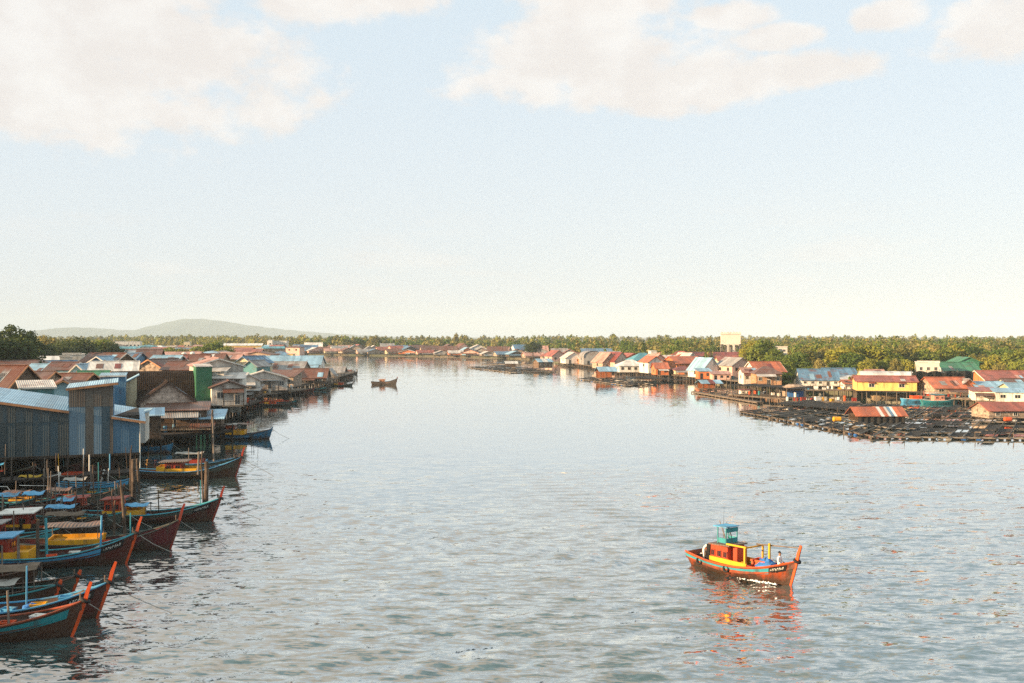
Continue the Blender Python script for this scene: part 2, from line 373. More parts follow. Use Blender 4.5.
# ---- ground: the two banks, out to the horizon
M_GROUND = mat('bank_ground', (0.085, 0.09, 0.05), rough=0.95, var=0.45, scale=0.06, dirt=(0.13, 0.10, 0.065), dirt_amt=0.5, dirt_scale=0.02, bump=0.5)
def bank(pts_px, z=0.9):
    pts = [gpt(x, y, 0) if not isinstance(x, Vector) else x for x, y in pts_px]; return pts
LEFT_EDGE = [gpt(-160, 640), gpt(-120, 560), gpt(-60, 500), gpt(-20, 478), gpt(40, 468), gpt(120, 455), gpt(170, 428), gpt(205, 415), gpt(235, 403), gpt(262, 392), gpt(285, 384), gpt(312, 376), gpt(332, 370), gpt(326, 364), gpt(308, 360.5), gpt(285, 358.5), gpt(262, 357.5), gpt(230, 356.8)]
RIGHT_EDGE = [gpt(1240, 437), gpt(1090, 412), gpt(1010, 404), gpt(925, 397.5), gpt(870, 395), gpt(800, 389), gpt(740, 383.5), gpt(690, 377.5), gpt(640, 373), gpt(590, 367), gpt(560, 362.5), gpt(520, 359), gpt(470, 357.3), gpt(420, 356.3), gpt(360, 355.4), gpt(310, 354.8), gpt(250, 354.5), gpt(200, 354.4)]
def land(edge, outer):
    pts = [Vector((p[0], p[1], 0.0)) for p in edge]+[Vector(p) for p in outer]
    return pts
gm = MB()
def add_land(poly):
    n = len(poly); top = [Vector((p.x, p.y, 0.9)) for p in poly]
    bm = bmesh.new(); vs_ = [bm.verts.new(p) for p in top]; fc = bm.faces.new(vs_); bmesh.ops.triangulate(bm, faces=[fc])
    bm.verts.index_update()
    gm.add([v.co.copy() for v in bm.verts], [tuple(v.index for v in f.verts) for f in bm.faces]); bm.free()
    vv = [p for p in top]+[Vector((p.x, p.y, -1.5)) for p in top]
    gm.add(vv, [(i, (i+1) % n, (i+1) % n+n, i+n) for i in range(n)])
add_land(LEFT_EDGE+[Vector((-10800, 800, 0)), Vector((-10800, -390, 0)), Vector((-60, -390, 0)), Vector((-46, 20, 0))])
add_land(RIGHT_EDGE+[Vector((-10800, 870, 0)), Vector((-10800, 10800, 0)), Vector((10800, 10800, 0)), Vector((10800, 60, 0)), Vector((150, 60, 0))])
ground = struct(gm.build('ground', M_GROUND))

# ---- hills on the skyline
M_HILL = mat('hill_forest', (0.05, 0.075, 0.04), rough=0.95, var=0.3, scale=0.01, bump=0.6)
def hills():
    D = 9000.0
    prof_px = [(-400, 337), (-250, 336), (-120, 335), (-20, 333), (25, 332), (50, 329), (70, 327.3), (95, 327.8), (120, 330), (138, 330), (155, 326), (170, 321.5), (185, 319), (200, 318.6), (215, 320), (232, 322.5), (255, 326), (285, 329.5), (320, 332.5), (355, 335), (400, 337)]
    px = np.array([p[0] for p in prof_px], float); pz = np.array([zat(p[1], D) for p in prof_px])
    xx = np.linspace(-400, 400, 161); crest = np.interp(xx, px, pz)
    crest += np.array([3.0*math.sin(x*0.35)+2.0*math.sin(x*0.9+1) for x in xx])
    rows = []
    for j, (dy, kk) in enumerate(((-1300, 0.0), (-900, 0.3), (-520, 0.6), (-220, 0.86), (0, 1.0), (350, 0.8), (900, 0.35), (1500, 0.0))):
        rows.append([((x-512)*D/FPX*(1+dy/D*0.2), D+dy+60*math.sin(x*0.21+j), max(0.5, (c-0.5)*kk*(1+0.10*math.sin(x*0.5+j*1.7)*(kk < 1)))) for x, c in zip(xx, crest)])
    v = np.array(rows).reshape(-1, 3); n = len(xx); i = np.arange(len(rows)*n).reshape(len(rows), n)
    f = np.stack([i[:-1, :-1], i[:-1, 1:], i[1:, 1:], i[1:, :-1]], -1).reshape(-1, 4)
    return np_mesh('hills', v, f, M_HILL)
struct(mob('hills', hills()))
# ---- the humid air over the river mouth
hv = MB().box(-11000, 11000, -420, 11000, -2.6, 215.0)
M_HAZE = bpy.data.materials.new('haze_air'); M_HAZE.use_nodes = True; M_HAZE.node_tree.nodes.clear()
_pv = M_HAZE.node_tree.nodes.new('ShaderNodeVolumePrincipled'); _pv.inputs['Color'].default_value = (0.74, 0.90, 1.0, 1); _pv.inputs['Density'].default_value = 0.00012; _pv.inputs['Anisotropy'].default_value = -0.15
_om = M_HAZE.node_tree.nodes.new('ShaderNodeOutputMaterial'); M_HAZE.node_tree.links.new(_pv.outputs[0], _om.inputs['Volume'])
haze = hv.build('haze', M_HAZE); haze['kind'] = 'stuff'; haze['label'] = 'thin pale humid haze over the whole river mouth'

# ================================================================== shared paints
DARKPANE = mat('dark_pane', (0.018, 0.02, 0.022), rough=0.15, var=0.2, spec=0.6)
FRAME = paint('window_frame', 'cfc8bb', 0.2)
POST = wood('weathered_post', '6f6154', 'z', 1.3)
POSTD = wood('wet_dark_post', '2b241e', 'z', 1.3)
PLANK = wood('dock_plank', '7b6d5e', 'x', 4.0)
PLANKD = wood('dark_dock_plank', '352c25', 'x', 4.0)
BEAM = wood('grey_beam', '83766a', 'z', 1.5)
NET = mat('black_net', (0.018, 0.017, 0.016), rough=0.95, var=0.5, scale=2.0, bump=1.0)
NETB = mat('blue_net', srgb('3f78b8'), rough=0.9, var=0.5, scale=4.0, bump=1.0)
TYRE = mat('tyre_rubber', (0.02, 0.02, 0.02), rough=0.8, var=0.3)
WHITE = paint('white_paint', 'e2ddd2', 0.25)
TURQ = paint('turquoise_paint', '3f9aa6', 0.25)
SKYB = paint('sky_blue_paint', '4f9ac0', 0.35)
TEAL = paint('teal_paint', '2f878c', 0.36)
ORANGE = paint('orange_paint', 'd4521f', 0.34)
REDO = paint('red_orange_paint', 'b8421f', 0.38)
RED = paint('dark_red_paint', '93301f', 0.42)
YELLOW = paint('yellow_paint', 'dda01e', 0.32)
NAVY = paint('navy_paint', '2b5f9a', 0.25)
BROWN = paint('brown_hull_paint', '4c3022', 0.5, wline=True)
DKRED = paint('maroon_hull_paint', '50241d', 0.5, wline=True)
OHULL = paint('orange_hull_paint', 'a4461f', 0.5, wline=True)
BHULL = paint('blue_hull_paint', '2f6f90', 0.42, wline=True)
GHULL = paint('grey_green_hull_paint', '4a5047', 0.4, wline=True)
DECKM = wood('boat_deck', '604f41', 'y', 6.0)
GREYR = tin('grey_tin', '8f8c88'); BROWNR = tin('brown_tin', '77665a', amt=0.5)
BLUER = tin('blue_tin', '5d9cc0', amt=0.15)
BLACKP = paint('black_paint', '1d1b1a', 0.15)
CLOTH = mat('grey_tarp', srgb('9a958c'), rough=0.9, var=0.3, scale=2.0, bump=0.8)
CLOTHB = mat('brown_tarp', srgb('6b5c4d'), rough=0.9, var=0.3, scale=2.0, bump=0.8)

_misc = {}
def torus_mesh(Rm, r, m, nu=18, nv=8):
    key = ('torus', Rm, r, m.name)
    if key not in _misc:
        b = MB(); vv = []; ff = []
        for i in range(nu):
            a = 2*math.pi*i/nu
            for j in range(nv):
                c = 2*math.pi*j/nv; q = Rm+r*math.cos(c); vv.append((q*math.cos(a), q*math.sin(a), r*math.sin(c)))
        for i in range(nu):
            for j in range(nv): ff.append((i*nv+j, ((i+1) % nu)*nv+j, ((i+1) % nu)*nv+(j+1) % nv, i*nv+(j+1) % nv))
        b.add(vv, ff); _misc[key] = b.mesh('tyre', m, True)
    return _misc[key]
def frame_mesh(m):
    key = ('frame', m.name)
    if key not in _misc:
        b = MB(); w = 0.09      # unit window in the x-z plane, facing -y, 1 wide and 1 high
        b.box(-.5, .5, -.06, 0, -.5, -.5+w).box(-.5, .5, -.06, 0, .5-w, .5).box(-.5, -.5+w, -.06, 0, -.5+w, .5-w).box(.5-w, .5, -.06, 0, -.5+w, .5-w).box(-.02, .02, -.05, 0, -.5+w, .5-w)
        _misc[key] = b.mesh('window', m)
    return _misc[key]
def pane_mesh(m):
    key = ('pane', m.name)
    if key not in _misc:
        b = MB().box(-.46, .46, -.03, 0.0, -.46, .46); _misc[key] = b.mesh('pane', m)
    return _misc[key]
def window(parent, x, y, z, w, h, rz, frame=FRAME, pane=DARKPANE, name='window'):
    """a framed window on a wall that faces direction rz (0 = local -y)"""
    o = mob(name, frame_mesh(frame), parent, (x, y, z), (0, 0, rz), (w, 1, h))
    mob('pane', pane_mesh(pane), o, (0, 0, 0))
    return o
def heap_mesh(name, m, seed, n=14, rz=0.45):
    """a slumped heap of netting or cloth, unit size"""
    r = np.random.default_rng(seed); b = MB(); vv = []; ff = []
    rings = 5
    for i in range(rings):
        t = i/(rings-1); rad = (max(0, 1-t**2.6))**.5*0.5 if i < rings-1 else .12
        for j in range(n):
            a = 2*math.pi*j/n; q = rad*(1+0.22*r.normal()*(1 if i else 0.6)); vv.append((q*math.cos(a)*1.0, q*math.sin(a), t*rz*(1+0.15*r.normal()) if i else 0.0))
    for i in range(rings-1):
        for j in range(n): ff.append((i*n+j, i*n+(j+1) % n, (i+1)*n+(j+1) % n, (i+1)*n+j))
    ff.append(tuple(range((rings-1)*n, rings*n))); ff.append(tuple(range(n-1, -1, -1)))
    b.add(vv, ff); return b.mesh(name, m, True)

# ================================================================== boats
def hull_shape(L, B, fb, hb, ns=17):
    st = []
    for i in range(ns+1):
        t = i/ns
        if t < .42: bw = 0.66+0.34*math.sin(t/.42*math.pi/2)
        else: bw = max(0.0, 1-((t-.42)/.58)**2.3)
        zs = fb+(0.28*fb*((.4-t)/.4)**2 if t < .4 else hb*((t-.4)/.6)**2.3)
        zk = -0.45 if t < .8 else -0.45+0.22*((t-.8)/.2)**2
        xg = -L/2+L*t; xk = -L/2*0.92+(L*0.5*0.92+L*0.5*0.87)*t
        st.append((xk, xg, zk, zs, bw*B/2))
    return st
def hull_pt(s, u, side, out=0.0):
    xk, xg, zk, zs, b = s
    return Vector((xk+(xg-xk)*u**1.1, side*(b*u**0.42*(0.86+0.14*u)+(out if b > 0.02 else out*0.3)), zk+(zs-zk)*u**1.25))
def boat(label, short, bow, hd, L, B=2.5, fb=0.75, hb=1.0, hull=BROWN, band=TURQ, rail=TURQ, stem=ORANGE, deck=DECKM, name='fishing_boat', group='moored fishing boats',
         cabins=(), boxes=(), masts=(), canopies=(), booms=(), tyre=True, stem_h=0.75, heaps=0, name_board=False, loc=None, crates=0, lines=True, k=1.0):
    a = R(hd); p = Vector(loc) if loc else gpt(*bow)-Vector((math.cos(a), math.sin(a), 0))*(L*k*0.447)
    o = thing(name, label, 'boat', (p.x, p.y, 0), a, group)
    o.rotation_euler = (R(rnd(-1.5, 1.5)), 0, a); o.scale = (k, k, k)
    st = hull_shape(L, B, fb, hb); ns = len(st)
    us = [0.0, 0.12, 0.3, 0.5, 0.72, 0.88, 1.0]
    m = MB(); vv = []; nu = len(us)
    for s in st:
        vv += [hull_pt(s, u, -1) for u in us]+[hull_pt(s, u, 1) for u in us]
    ff = []
    for i in range(ns-1):
        for sd in (0, 1):
            for j in range(nu-1):
                q = [i*2*nu+sd*nu+j, (i+1)*2*nu+sd*nu+j, (i+1)*2*nu+sd*nu+j+1, i*2*nu+sd*nu+j+1]; ff.append(tuple(q))
    ff.append(tuple(list(range(nu))+list(range(2*nu-1, nu-1, -1))))
    m.add(vv, ff)
    # inner wall of the bulwark
    vv = []; ff = []
    for s in st:
        for sd in (-1, 1):
            g = hull_pt(s, 1.0, sd); y = sd*max(0.0, abs(g.y)-0.07); vv += [Vector((g.x, y, g.z)), Vector((g.x, y*0.97, g.z-0.42))]
    for i in range(ns-1):
        for sd in (0, 2): ff.append((i*4+sd, (i+1)*4+sd, (i+1)*4+sd+1, i*4+sd+1))
    m.add(vv, ff)
    me = m.mesh('hull', hull, False); mob('hull', me, o)
    # deck
    m = MB(); vv = []
    for s in st:
        g = hull_pt(s, 1.0, 1); y = max(0.0, g.y-0.07); vv += [(g.x, -y, g.z-0.40), (g.x, y, g.z-0.40)]
    m.add(vv, [(2*i, 2*i+2, 2*i+3, 2*i+1) for i in range(ns-1)]); m.build('deck', deck, o)
    # gunwale rail and painted band, each side
    for sd in (-1, 1):
        m = MB(); vv = []
        for s in st:
            g = hull_pt(s, 1.0, sd); yi = sd*max(0, abs(g.y)-0.10); yo = g.y+sd*0.04
            vv += [(g.x, yi, g.z+.002), (g.x, yo, g.z+.002), (g.x, yo, g.z+0.07), (g.x, yi, g.z+0.07)]
        ff = []
        for i in range(ns-1):
            for j in range(4): ff.append((i*4+j, (i+1)*4+j, (i+1)*4+(j+1) % 4, i*4+(j+1) % 4))
        ff += [(0, 1, 2, 3)]; m.add(vv, ff); m.build('gunwale', rail, o)
        if band:
            m = MB(); vv = []
            for s in st: vv += [hull_pt(s, 0.74+.03*j, sd, 0.03) for j in range(8)]
            m.add(vv, [(8*i+j, 8*i+8+j, 8*i+9+j, 8*i+j+1) for i in range(ns-(4 if name_board else 2)) for j in range(7)]); m.build('painted_band', band, o)
    # stem post up the bow
    s = st[-1]; f0 = hull_pt(s, 0.05, 1); f1 = hull_pt(s, 0.6, 1); f2 = hull_pt(s, 1.0, 1); tip = f2+Vector((stem_h*0.30, 0, stem_h)); mid = f2+Vector((stem_h*0.12, 0, stem_h*0.5))
    m = MB(); pts = [f0, f1, f2, mid, tip]; ws = [0.07, 0.08, 0.10, 0.10, 0.07]; vv = []
    for i, (c, w) in enumerate(zip(pts, ws)):
        d = (pts[min(i+1, 4)]-pts[max(i-1, 0)]).normalized(); nrm = Vector((d.z, 0, -d.x))
        for sy, sn in ((-1, -1), (1, -1), (1, 1), (-1, 1)): vv.append(c+Vector((0, sy*w*0.55, 0))+nrm*(sn*w))
    ff = [(0, 1, 2, 3), (16, 17, 18, 19)]
    for i in range(4):
        for j in range(4): ff.append((i*4+j, (i+1)*4+j, (i+1)*4+(j+1) % 4, i*4+(j+1) % 4))
    m.add(vv, ff); m.build('stem_post', stem, o)
    if tyre: mob('tyre', torus_mesh(0.19, 0.085, TYRE), o, f2+Vector((0.02, 0, 0.02)), (0, R(25), 0))
    def dz(x):
        t = min(1, max(0, (x+L/2)/L)); i = min(ns-2, int(t*(ns-1))); w = t*(ns-1)-i
        return (st[i][3]*(1-w)+st[i+1][3]*w)-0.40
    def hb_(x):
        t = min(1, max(0, (x+L/2)/L)); i = min(ns-2, int(t*(ns-1))); w = t*(ns-1)-i
        return st[i][4]*(1-w)+st[i+1][4]*w
    for c in cabins:
        x0, x1 = c['x']; w = c.get('w', B*0.62)/2; h = c.get('h', 1.9); z = dz((x0+x1)/2)-0.03; low = c.get('low', 0.0)
        cab = MB()
        cab.prism([(x0, z), (x1, z), (x1-0.10, z+h), (x0+0.05, z+h)], 'y', -w, w)
        cb = cab.build('cabin', c['wall'], o)
        ov = c.get('over', 0.3); t_ = c.get('tilt', 0.05)
        m = MB().slab([(x0-ov, -w-ov*.7, z+h+.03-t_), (x1+ov, -w-ov*.7, z+h+.03+t_), (x1+ov, w+ov*.7, z+h+.03+t_), (x0-ov, w+ov*.7, z+h+.03-t_)], -0.09)
        m.build('cabin_roof', c['roof'], o)
        nw = c.get('nw', 2)
        for k_ in range(nw):
            xx = x0+(x1-x0)*(k_+0.5)/nw; ww = min(0.62, (x1-x0)/nw*0.62)
            for sd in (-1, 1): window(cb, xx, sd*(w+.005), z+h*0.66, ww, h*0.30, 0 if sd < 0 else math.pi, frame=c.get('frame', c['wall']))
        window(cb, x1-0.055, 0, z+h*0.68, w*1.1, h*0.28, R(90), frame=c.get('frame', c['wall']))
        if c.get('low'):
            m = MB(); e = 0.05; h2 = c['low']; lx0, lx1 = c.get('lowx', (x0-0.05, x1+0.05))
            for sd in (-1, 1): m2 = MB().prism([(lx0, z), (lx1, z), (lx1+0.1, z+h2), (lx0, z+h2)], 'y', *sorted((sd*(w+.02), sd*(w+.10)))); m2.build('side_board', c['lowm'], o)
    for (x0, x1, w, h, mt) in boxes:
        z = dz((x0+x1)/2); b_ = MB(); t_ = 0.07
        b_.prism([(x0, z), (x1, z), (x1+.12, z+h), (x0-.05, z+h)], 'y', -w/2, -w/2+t_).prism([(x0, z), (x1, z), (x1+.12, z+h), (x0-.05, z+h)], 'y', w/2-t_, w/2)
        b_.box(x0, x0+t_, -w/2+t_, w/2-t_, z, z+h).box(x1-t_, x1, -w/2+t_, w/2-t_, z, z+h).box(x0+t_, x1-t_, -w/2+t_, w/2-t_, z, z+h*0.72)
        b_.build('fish_hold', mt, o)
    for (x, y, h, dia, mt) in masts:
        z = dz(x)-0.05; mob('mast', unit('post', mt, 7), o, (x, y, z), (R(rnd(-2.5, 2.5)), R(rnd(-2.5, 2.5)), 0), (dia, dia, h))
    for (x0, x1, w, zc, mt) in canopies:
        z = dz((x0+x1)/2); cz = z+zc
        m = MB(); nn = 7; vv = []
        for i in range(nn):
            x = x0+(x1-x0)*i/(nn-1)
            for j in range(5):
                y = -w/2+w*j/4; vv.append((x, y, cz+0.14*(1-(2*j/4-1)**2)+0.05*math.sin(i*2.1+j)+0.05*math.sin(i*1.3)))
        ff = [(i*5+j, (i+1)*5+j, (i+1)*5+j+1, i*5+j+1) for i in range(nn-1) for j in range(4)]
        m.add(vv, ff); m.add([(q[0], q[1], q[2]-0.03) for q in vv], [tuple(reversed(f_)) for f_ in ff])
        m.build('canopy', mt, o)
        for x in (x0+.15, x1-.15):
            for sd in (-1, 1): mob('canopy_post', unit('post', BEAM, 7), o, (x, sd*(w/2-.08), z-.03), None, (0.07, 0.07, zc+0.05))
    for (p0, p1, dia, mt) in booms:
        MB().tube(p0, p1, dia/2, dia*0.36, 6).build('boom', mt, o)
    if name_board:
        s1, s2, s3 = st[-4], st[-3], st[-2]
        for sd in (-1, 1):
            m = MB(); vv = []
            for s_ in (s1, s2, s3): vv += [hull_pt(s_, 0.78, sd, 0.045), hull_pt(s_, 0.97, sd, 0.045)]
            m.add(vv, [(0, 2, 3, 1), (2, 4, 5, 3)]); m.build('name_board', BLACKP, o)
            m = MB()       # short white strokes of the painted registration, too small to read in the photograph
            for k_ in range(8):
                w_ = 0.1+0.8*k_/8
                def P(w, u):
                    A, C = (s1, s2) if w < 0.5 else (s2, s3); ww = w*2 if w < .5 else w*2-1
                    return hull_pt(A, u, sd, .065)*(1-ww)+hull_pt(C, u, sd, .065)*ww
                m.add([P(w_, .84), P(w_+.018, .84), P(w_+.03, .92), P(w_+.012, .92)], [(0, 1, 2, 3)])
                hh = .92 if k_ % 3 else .88
                m.add([P(w_+.028, hh-.025), P(w_+.065, hh-.025), P(w_+.065, hh), P(w_+.028, hh)], [(0, 1, 2, 3)])
                if k_ % 2: m.add([P(w_+.045, .84), P(w_+.06, .84), P(w_+.065, .90), P(w_+.05, .90)], [(0, 1, 2, 3)])
            m.build('lettering', WHITE, o)
    if lines:
        r0 = f2+Vector((-.2, 0, .12)); MB().path([r0, r0+Vector((1.3, .1, -.95)), r0+Vector((2.7, .25, -1.7)), r0+Vector((4.2, .4, -r0.z-.3))], [.022]*4, 5).build('mooring_rope', CLOTH, o)
        c0 = f2+Vector((-0.25, 0, 0.05)); MB().tube(c0, c0+Vector((0, 0, 0.35)), 0.05, 0.05, 6).build('mooring_bitt', POST, o)
    bpy.context.view_layer.update() if False else None
    ca, sa = math.cos(a), math.sin(a)
    def w2(x, y, z): return (p.x+k*(ca*x-sa*y), p.y+k*(sa*x+ca*y), z*k)
    for k_ in range(heaps):
        x = L*rnd(-0.02, 0.26)+k_*0.9; y = rnd(-.25, .25)*hb_(x); mt = random.choice([NET, NET, CLOTHB, NETB, CLOTH])
        hname = {'black_net': 'black net', 'brown_tarp': 'brown tarpaulin', 'blue_net': 'blue net', 'grey_tarp': 'grey tarpaulin'}[mt.name]
        sc_ = rnd(0.7, 1.15)*k
        h_ = mob('net_heap', heap_mesh('net_heap', mt, random.randrange(9999)), None, w2(x, y, dz(x)), (0, 0, a+rnd(0, 3)), (sc_*1.2, sc_*.8, sc_))
        tag(h_, f'{hname} heaped {("amidships", "by the bow", "near the bow", "on the foredeck")[k_]} on the {short}', 'net', 'heaps on moored boats')
    for k_ in range(crates):
        x = L*0.02+k_*L*0.13+rnd(0, .3); y = rnd(-.3, .3); mt = (ORANGE, SKYB, WHITE, YELLOW)[(k_+len(LABELS)) % 4]
        cn = {'orange_paint': 'orange', 'sky_blue_paint': 'blue', 'white_paint': 'white', 'yellow_paint': 'yellow'}[mt.name]
        h_ = mob('crate', crate_mesh(mt), None, w2(x, y, dz(x)+0.01), (0, 0, a+rnd(-.4, .4)), (rnd(.9, 1.2), 1, rnd(.9, 1.25)))
        tag(h_, f'{cn} plastic crate {("amidships", "towards the bow", "near the bow")[k_]} on the {short}', 'crate', 'crates on moored boats')
    return o, dz, w2
def crate_mesh(m):
    key = ('crate', m.name)
    if key not in _misc:
        b = MB(); t_ = .04
        b.box(-.35, .35, -.25, -.25+t_, 0, .4).box(-.35, .35, .25-t_, .25, 0, .4).box(-.35, -.35+t_, -.25+t_, .25-t_, 0, .4).box(.35-t_, .35, -.25+t_, .25-t_, 0, .4).box(-.35+t_, .35-t_, -.25+t_, .25-t_, 0, .3)
        b.box(-.38, .38, -.28, -.25, .34, .4).box(-.38, .38, .25, .28, .34, .4)
        _misc[key] = b.mesh('crate', m)
    return _misc[key]

# ------------------------------------------------------------------ the boat under way in mid river
def person_mesh():
    """a seated figure facing +x, one skinned body: origin on the seat"""
    me = bpy.data.meshes.new('person'); J = {}
    pts = [('pelvis', (0, 0, .10), .15, .12), ('waist', (-.01, 0, .26), .135, .10), ('chest', (-.01, 0, .46), .165, .115), ('neckb', (0, 0, .60), .075, .07), ('neck', (.01, 0, .66), .055, .055), ('head', (.025, 0, .74), .078, .088), ('crown', (.02, 0, .86), .07, .075)]
    for sd, n in ((-1, 'r'), (1, 'l')):
        pts += [('sh'+n, (-.01, sd*.19, .54), .062, .058), ('el'+n, (.03, sd*.24, .30), .046, .046), ('wr'+n, (.24, sd*.17, .20), .033, .033), ('ha'+n, (.32, sd*.15, .19), .036, .024),
                ('hip'+n, (.02, sd*.09, .09), .095, .09), ('kn'+n, (.42, sd*.13, .12), .065, .065), ('an'+n, (.44, sd*.13, -.26), .045, .045), ('to'+n, (.60, sd*.14, -.31), .042, .03)]
    names = [q[0] for q in pts]; E = [('pelvis', 'waist'), ('waist', 'chest'), ('chest', 'neckb'), ('neckb', 'neck'), ('neck', 'head'), ('head', 'crown')]
    for n in 'rl': E += [('chest', 'sh'+n), ('sh'+n, 'el'+n), ('el'+n, 'wr'+n), ('wr'+n, 'ha'+n), ('pelvis', 'hip'+n), ('hip'+n, 'kn'+n), ('kn'+n, 'an'+n), ('an'+n, 'to'+n)]
    me.from_pydata([q[1] for q in pts], [(names.index(x), names.index(y)) for x, y in E], [])
    o = bpy.data.objects.new('person', me); COL.objects.link(o)
    md = o.modifiers.new('skin', 'SKIN'); o.modifiers.new('sub', 'SUBSURF').render_levels = 2
    o.modifiers['sub'].levels = 2
    for i, q in enumerate(pts): me.skin_vertices[0].data[i].radius = (q[2], q[3])
    me.skin_vertices[0].data[0].use_root = True; md.use_smooth_shade = True
    return o
def person_material():
    """white shirt, dark trousers and bare skin, told apart by where they are on the body"""
    m, t, b = nodes_of('person_clothes_skin'); L = t.links.new
    tcn = t.nodes.new('ShaderNodeTexCoord'); sp = t.nodes.new('ShaderNodeSeparateXYZ'); L(tcn.outputs['Object'], sp.inputs[0])
    def gt(x, v):
        n = t.nodes.new('ShaderNodeMath'); n.operation = 'GREATER_THAN'; L(x, n.inputs[0]); n.inputs[1].default_value = v; return n.outputs[0]
    def mx(f, a, c):
        n = t.nodes.new('ShaderNodeMix'); n.data_type = 'RGBA'; L(f, n.inputs[0])
        for x, i in ((a, 6), (c, 7)):
            if isinstance(x, tuple): n.inputs[i].default_value = (*x, 1)
            else: L(x, n.inputs[i])
        return n.outputs[2]
    skin, shirt, trouser = (0.27, 0.15, 0.09), (0.78, 0.76, 0.74), (0.03, 0.03, 0.035)
    c = mx(gt(sp.outputs[2], 0.15), trouser, shirt); c = mx(gt(sp.outputs[2], 0.63), c, skin)
    fore = t.nodes.new('ShaderNodeMath'); fore.operation = 'MULTIPLY'; L(gt(sp.outputs[0], 0.14), fore.inputs[0]); L(gt(sp.outputs[2], 0.155), fore.inputs[1]); c = mx(fore.outputs[0], c, skin)
    L(c, b.inputs['Base Color']); b.inputs['Roughness'].default_value = 0.8; return m

yaw_b = math.degrees(BOAT_YAW)
LB = (gpt(791, 587)-gpt(694, 563)).length*1.05
mb_o, mb_dz, mb_w = boat('orange fishing boat under way in mid river, teal flybridge and yellow side boards', 'orange boat under way', None, yaw_b, LB, 2.9, 0.72, 0.95, OHULL, TURQ, ORANGE, ORANGE,
    group='boats under way', loc=(BOAT_P.x, BOAT_P.y, 0), name_board=True, stem_h=1.05, lines=False,
    cabins=[dict(x=(-LB*.245, -LB*.06), w=1.7, h=1.5, wall=REDO, roof=BROWNR, over=.12, nw=3, low=.72, lowm=YELLOW, lowx=(-LB*.245, LB*.11))])
LBh = LB
z = mb_dz(-LB*.12)
# aft deckhouse: dark netted wall, spool with a white rim
MB().box(-LB*.285, -LB*.25, -.85, .85, z, z+1.42).build('aft_screen', NET, mb_o)
mob('net_spool', torus_mesh(0.52, 0.09, WHITE), mb_o, (-LB*.345, 0, z+.62), (R(90), 0, 0))
MB().tube((-LB*.345, -.5, z+.62), (-LB*.345, .5, z+.62), .16, .16, 10).build('spool_drum', BROWN, mb_o)
for sd in (-1, 1): MB().bar((-LB*.345, sd*.52, z-.03), (-LB*.345, sd*.52, z+.9), .09).build('spool_stand', WHITE, mb_o)
MB().tube((-LB*.43, .1, z), (-LB*.43, .1, z+.45), .16, .14, 8).build('stern_bitt', WHITE, mb_o)
# flybridge: four posts, teal skirt boards and a flat teal roof
zb = z+1.5; fx0, fx1, fw = -LB*.20, -LB*.115, .55
for x in (fx0, fx1):
    for sd in (-1, 1): ubox('flybridge_post', TEAL, mb_o, x, sd*fw, zb+.06, .06, .06, 1.10)
fb_ = MB()
for sd in (-1, 1): MB().box(fx0+.05, fx1-.05, sd*fw-.03, sd*fw+.03, zb+.14, zb+.46).build('flybridge_board', TEAL, mb_o)
MB().box(fx1-.03, fx1+.03, -fw+.05, fw-.05, zb+.14, zb+.46).build('flybridge_board', TEAL, mb_o)
MB().box(fx1-.03, fx1+.04, -fw-.05, fw+.05, zb+.86, zb+1.15).build('flybridge_visor', TEAL, mb_o)
MB().slab([(fx0-.35, -fw-.1, zb+1.17), (fx1+.12, -fw-.1, zb+1.22), (fx1+.12, fw+.1, zb+1.22), (fx0-.35, fw+.1, zb+1.17)], -.06).build('flybridge_roof', SKYB, mb_o)
for x, y in ((-LB*.25, .5),): MB().tube((x, y, zb+.1), (x+.05, y, zb+2.4), .012, .006, 5).build('aerial', BLACKP, mb_o)
# frame of yellow posts forward of the cabin with a cross beam
x1_ = LB*.105
ubox('frame_post', YELLOW, mb_o, x1_, -.9, z-.05, .13, .13, 1.85)
MB().bar((-LB*.075, -.9, z+1.72), (x1_+.1, -.9, z+1.75), .10).build('frame_beam', YELLOW, mb_o)
MB().bar((x1_, -.84, z+1.70), (x1_, .9, z+1.70), .09).build('frame_beam', YELLOW, mb_o)
ubox('frame_post', YELLOW, mb_o, x1_, .9, z-.05, .1, .1, 1.72)
MB().box(-LB*.05, -LB*.01, -.5, .5, z, z+1.5).build('engine_locker', REDO, mb_o)
ubox('mast', YELLOW, mb_o, LB*.20, .55, mb_dz(LB*.20)-.05, .12, .12, 1.85)
MB().tube((x1_-.2, .5, z+1.78), (LB*.42, 1.1, z+1.95), .055, .035, 6).build('boom', POST, mb_o)
for y0, y1, dzz in ((.5, 1.9, .5), (-.2, 1.2, .7)): MB().tube((-LB*.14, y0, z+1.55), (-LB*.36, y1, z+2.0+dzz), .045, .03, 6).build('outrigger_pole', POST, mb_o)
def on_main(name, mesh, x, y, dz_, rz, sc_, label, cat):
    return tag(mob(name, mesh, None, mb_w(x, y, mb_dz(x)+dz_), (0, 0, BOAT_YAW+rz), sc_), label, cat)
on_main('net_heap', heap_mesh('net_heap', NETB, 4, rz=.6), LB*.225, 0, .02, .1, (1.75, 1.1, 1.25), 'blue net bundle on the foredeck of the orange boat under way', 'net')
on_main('crate', crate_mesh(ORANGE), LB*.155, .25, 0.01, .1, (1.5, 1.6, 1.9), 'tall orange crate beside the mast of the orange boat under way', 'crate')
on_main('crate', crate_mesh(REDO), LB*.17, -.55, 0.01, -.1, (1.4, 1.3, 1.1), 'low red crate against the yellow frame of the orange boat under way', 'crate')
